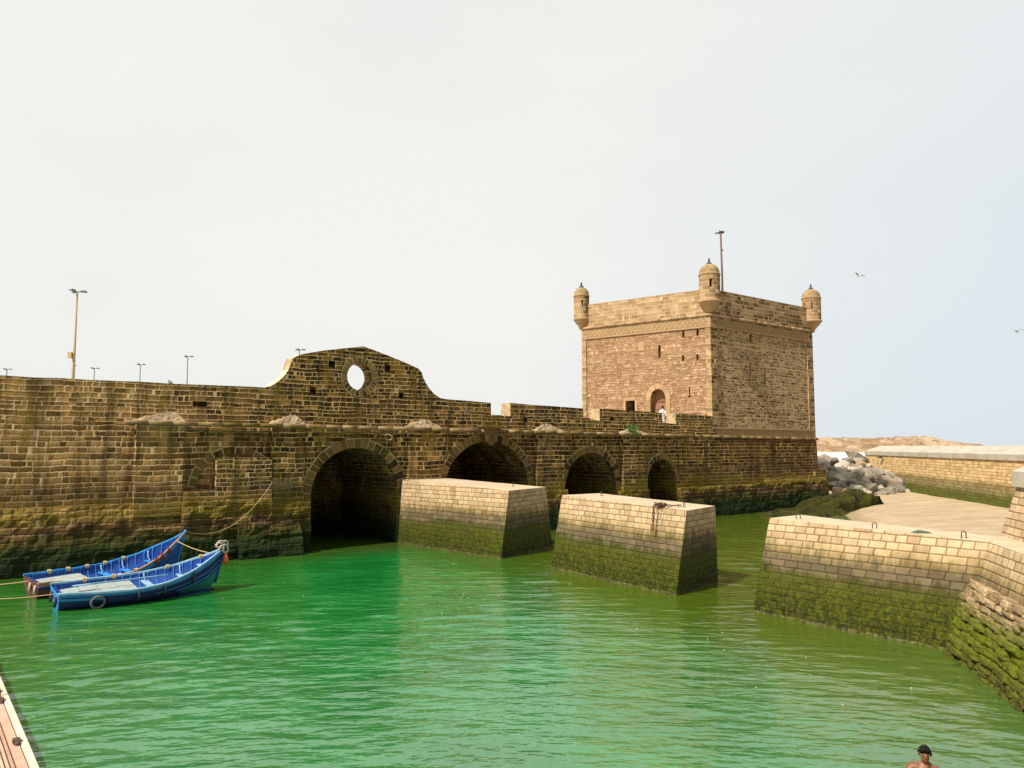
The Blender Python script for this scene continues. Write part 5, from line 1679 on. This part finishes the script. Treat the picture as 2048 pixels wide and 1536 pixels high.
# ------------------------------------------------------------------ lamp posts on the quay behind
M_POLE = mat_plain('post_paint', (0.46, 0.36, 0.24), .6, 0, .15)
M_LAMPM = mat_plain('lamp_metal', (0.10, 0.11, 0.10), .5, .3)
M_BOX = mat_plain('yellow_box', (0.52, 0.42, 0.14), .6)
def lamp_post(x, y, H, r0, label, box=False):
    root = empty('lamp_post', (x, y, 3.9)); tag(root, label, 'lamp post', 'floodlight posts on the quay behind the sea wall')
    h = H - 3.9
    mb = MB(); mb.tube([(0, 0, 0), (0, 0, h * .5), (0, 0, h)], [r0, r0 * .8, r0 * .5], 10); mb.build('pole', [M_POLE if box else M_LAMPM], root)
    for k in range(3):
        a = k * 2.09 + .35
        mb = MB(); mb.tube([(0, 0, h - .05), (.16 * math.cos(a), .16 * math.sin(a), h + .02), (.28 * math.cos(a), .28 * math.sin(a), h + .04)], .03, 6)
        mb.box((.36 * math.cos(a), .36 * math.sin(a), h + .03), (.36, .24, .10), rz=a, taper=.7)
        mb.build('lamp_head', [M_LAMPM], root)
    if box:
        mb = MB(); mb.box((-.16, -.1, 6.35), (.22, .2, .36)); bevel(mb.build('junction_box', [M_BOX], root), .02)
        mb = MB(); mb.tube([(0, 0, 5.7), (.2, -.05, 5.75)], .02, 6); mb.build('bracket', [M_LAMPM], root)
def atpx(px, y): return ((px - 1024) / 1500.0) * y * 1.004
lamp_post(-25.45, 43.3, 14.0, .115, 'tallest beige floodlight post with a yellow box, behind the wall at the left', True)
lamp_post(-58.2, 86.0, 13.8, .10, 'distant floodlight post at the far left edge, only its head above the wall')
lamp_post(-47.0, 84.0, 13.7, .08, 'short-looking distant floodlight post just right of the tall beige one')
lamp_post(-40.1, 80.5, 13.75, .08, 'distant thin floodlight post, second to the left of the gable')
lamp_post(-32.4, 74.5, 13.9, .08, 'distant thin floodlight post nearest to the left of the gable')
lamp_post(-19.4, 68.0, 13.75, .08, 'floodlight head peeping over the left slope of the gable')

# ------------------------------------------------------------------ birds
M_GULL = mat_plain('gull_feathers', (0.62, 0.62, 0.60), .8, 0, .2); M_GULLG = mat_plain('gull_grey', (0.16, 0.17, 0.18), .8, 0, .2)
def gull(loc, rz, span, roll, label):
    root = empty('flying_gull', loc, rz); tag(root, label, 'gull', 'gulls in flight')
    mb = MB()
    mb.tube([(-.26, 0, .01), (-.18, 0, 0), (-.05, 0, -.005), (.10, 0, 0), (.19, 0, .02), (.25, 0, .02), (.30, 0, .01)], [.01, .035, .065, .065, .04, .035, .008], 8)
    mb.poly([(-.22, .02, .005), (-.22, -.02, .005), (-.36, -.07, 0), (-.36, .07, 0)])
    mb.build('body', [M_GULL], root)
    for s in (1, -1):
        mb = MB(); P = [(0.06, .03, .02, .16), (.07, span * .16, .10, .17), (.05, span * .28, .13, .14), (-.02, span * .40, .09, .10), (-.10, span * .5, .03, .02)]
        pr = None
        for x, y, z, c in P:
            a = [mb.vert((x + c * .4, s * y, z)), mb.vert((x, s * y, z + .014)), mb.vert((x - c * .6, s * y, z - .01)), mb.vert((x, s * y, z - .012))]
            if pr:
                for k in range(4): mb.face((pr[k], pr[(k + 1) % 4], a[(k + 1) % 4], a[k]), None, 0, True)
            pr = a
        mb.build('wing', [M_GULLG], root)
    root.rotation_euler = (roll, 0, rz)
gull((28.2, 60.0, 18.8), 1.9, 1.1, .25, 'gull in flight to the right of the tower\'s right turret')
gull((40.9, 60.0, 14.2), 2.0, 1.2, -.15, 'gull in flight at the right edge of the photo')
root = empty('perched_bird', F(-6.55, .62, 7.74), 2.6); tag(root, 'small dark bird sitting on top of the left wall near a thin lamp post', 'bird')
mb = MB(); mb.tube([(-.17, 0, .03), (-.08, 0, .06), (.03, 0, .09), (.09, 0, .15), (.13, 0, .17), (.18, 0, .16)], [.015, .06, .075, .05, .04, .008], 8)
for s in (.03, -.03): mb.tube([(0, s, .05), (.01, s, -.01)], .008, 5)
mb.build('body', [M_GULLG], root)

# ------------------------------------------------------------------ plant on a pilaster cap
M_LEAF = mat_plain('leaf', (0.06, 0.16, 0.012), .7, 0, .45, 3)
pl_root = empty('wall_plant', F(21.75, -.22, 5.9)); tag(pl_root, 'bright green weed bush growing on the fourth pilaster cap below the parapet', 'plant')
rl = random.Random(4)
mb = MB()
for _ in range(420):
    c = Vector((rl.gauss(0, .24), rl.gauss(0, .14), rl.uniform(-.12, .52) * (1 - 0.2 * rl.random())))
    if rl.random() < .25: c.z -= rl.uniform(0, .45); c.x *= .5; c.y -= .15
    d = Vector((rl.uniform(-1, 1), rl.uniform(-1, 1), rl.uniform(-.3, 1))).normalized(); e = d.orthogonal().normalized(); s = rl.uniform(.03, .07)
    mb.poly([c - d * s, c + e * s * .5, c + d * s, c - e * s * .5])
mb.build('leaves', [M_LEAF], pl_root)
mb = MB()
for _ in range(14): mb.tube([(0, 0, 0), (rl.gauss(0, .12), rl.gauss(0, .08), .2), (rl.gauss(0, .22), rl.gauss(0, .12), .42)], .008, 4)
mb.build('stems', [M_LEAF], pl_root)

# ------------------------------------------------------------------ people
def skin_body(name, V, E_, rad, mat, parent, sub=2, root=0):
    me = bpy.data.meshes.new(name); me.from_pydata(V, E_, []); me.materials.append(mat)
    o = bpy.data.objects.new(name, me); COL.objects.link(o); o.parent = parent
    sk = o.modifiers.new('skin', 'SKIN'); sk.use_smooth_shade = True
    me.skin_vertices[0].data[0].use_root = False
    for i, r_ in enumerate(rad):
        rr_ = r_ if isinstance(r_, tuple) else (r_, r_)
        me.skin_vertices[0].data[i].radius = rr_
    me.skin_vertices[0].data[root].use_root = True
    sb = o.modifiers.new('sub', 'SUBSURF'); sb.levels = sub; sb.render_levels = sub
    return o
M_SKIN = mat_plain('tanned_skin', (0.22, 0.085, 0.040), .45, 0, .12, 8, .1)
M_HAIR = mat_plain('dark_hair', (0.012, 0.008, 0.006), .8, 0, .4, 60, .8)
M_WHITE = mat_plain('white_cloth', (0.60, 0.58, 0.56), .9, 0, .05)
def person(loc, rz, label, cat_, swim):
    root = empty('person', loc, rz); tag(root, label, cat_)
    # facing +x ; z=0 is the hip
    V = [(0, 0, 0), (0, 0, .16), (.01, 0, .34), (.0, 0, .47), (.035, 0, .535), (.09, 0, .625), (.095, 0, .71)]
    rad = [(.13, .10), (.125, .095), (.15, .10), (.085, .07), (.045, .045), (.072, .085), (.062, .075)]
    E_ = [(0, 1), (1, 2), (2, 3), (3, 4), (4, 5), (5, 6)]
    def chain(st, pts, rs):
        p = st
        for q, r_ in zip(pts, rs):
            V.append(q); rad.append(r_); E_.append((p, len(V) - 1)); p = len(V) - 1
        return p
    for s in (1, -1):
        if swim: arm = [(.0, s * .185, .43), (.12, s * .30, .26), (.34, s * .20, .24), (.42, s * .18, .25)]
        else: arm = [(.0, s * .17, .43), (-.02, s * .22, .20), (.08, s * .21, -.02), (.12, s * .20, -.10)]
        h = chain(3, arm, [.065, .045, .030, .030])
        hp = Vector(V[h])
        for f in range(5):
            a = (f - 2) * .022
            ln = (.045, .075, .082, .076, .058)[f]
            dirv = Vector((1, 0, .0)) if swim else Vector((.25, 0, -1))
            side = Vector((0, s, 0)) if swim else Vector((1, 0, 0))
            chain(h, [tuple(hp + dirv * .035 + side * a), tuple(hp + dirv * (.035 + ln) + side * a * 1.3)], [.012, .008])
        chain(0, [(.0, s * .10, -.08), (.06, s * .11, -.45), (.0, s * .11, -.84), (.10, s * .12, -.90)], [.085, .058, .04, .035])
    body = skin_body('body', V, E_, rad, M_SKIN, root)
    hz = .68; hx = .105
    # hair cap, short
    mb = MB(); n = 20
    rgs = []
    for j in range(9):
        ph = R(90 - j * 13.5)
        ring_ = []
        for k in range(n):
            a = 2 * math.pi * k / n
            front = max(0, math.cos(a))
            p_ = max(ph, R(34) * front + R(-18) * (1 - front))
            r_ = .083 * math.cos(p_) * (1 if ph >= p_ - .01 else .93); rr_ = 1 + .05 * mnoise.noise(Vector((a * 3, j * 1.1, 2)))
            ring_.append(mb.vert((hx - .012 + r_ * rr_ * math.cos(a) * 1.10, r_ * rr_ * math.sin(a) * .97, hz + .012 + .105 * math.sin(p_) * rr_)))
        rgs.append(ring_)
    for j in range(8):
        for k in range(n): mb.face((rgs[j][k], rgs[j][(k + 1) % n], rgs[j + 1][(k + 1) % n], rgs[j + 1][k]), None, 0, True)
    rh = random.Random(11)
    for _ in range(340):
        a = rh.uniform(0, 2 * math.pi); front = max(0, math.cos(a))
        lo_ = R(30) * front + R(-14) * (1 - front)
        p_ = lo_ + (R(88) - lo_) * rh.random() ** 1.2
        n_ = Vector((math.cos(p_) * math.cos(a), math.cos(p_) * math.sin(a), math.sin(p_)))
        b_ = Vector((hx - .012 + .088 * n_.x, .078 * n_.y, hz + .012 + .103 * n_.z))
        sw = Vector((rh.uniform(-.6, .6), rh.uniform(-.6, .6), rh.uniform(-.7, .1)))
        mb.tube([b_, b_ + n_ * .012 + sw * .008, b_ + n_ * .013 + sw * .030], [.006, .005, .001], 4)
    mb.build('hair', [M_HAIR], root)
    # face: nose, ears, eyes, mouth
    mb = MB()
    mb.tube([(hx + .078, 0, hz + .0), (hx + .098, 0, hz - .03), (hx + .082, 0, hz - .042)], [.008, .014, .008], 6)
    mb.build('nose', [M_SKIN], root)
    for s in (1, -1):
        mb = MB(); mb.tube([(hx - .01, s * .074, hz + .008), (hx - .02, s * .084, hz - .01), (hx - .01, s * .075, hz - .038)], [.010, .016, .008], 6)
        mb.build('ear', [M_SKIN], root)
        mb = MB(); mb.tube([(hx + .074, s * .018, hz), (hx + .070, s * .042, hz)], .007, 6); mb.build('eye', [M_HAIR], root)
    mb = MB()
    mb.tube([(hx + .078, -.022, hz - .066), (hx + .084, 0, hz - .068), (hx + .078, .022, hz - .066)], .006, 6)
    mb.build('mouth', [M_RROPE], root)
    if not swim:
        mb = MB(); mb.lathe((0, 0, 0), [(.26, -.75), (.22, -.3), (.17, 0), (.16, .15), (.20, .36), (.17, .46), (.07, .53)], 18); mb.build('robe', [M_WHITE], root)
        for s in (1, -1):
            mb = MB(); mb.tube([(0, s * .15, .44), (-.01, s * .23, .2), (.07, s * .22, .0)], [.075, .07, .075], 10); mb.build('sleeve', [M_WHITE], root)
    return root
# swimmer: only head and shoulders above the water
person((6.33, 11.95, -0.355), R(-112), 'dark-haired bare-shouldered boy swimming, at the lower right edge', 'person', True)
person(tuple(F(27.45, 2.15, 7.15)), R(60), 'person in white clothes standing at the doorway, seen through the parapet gap', 'person', False)
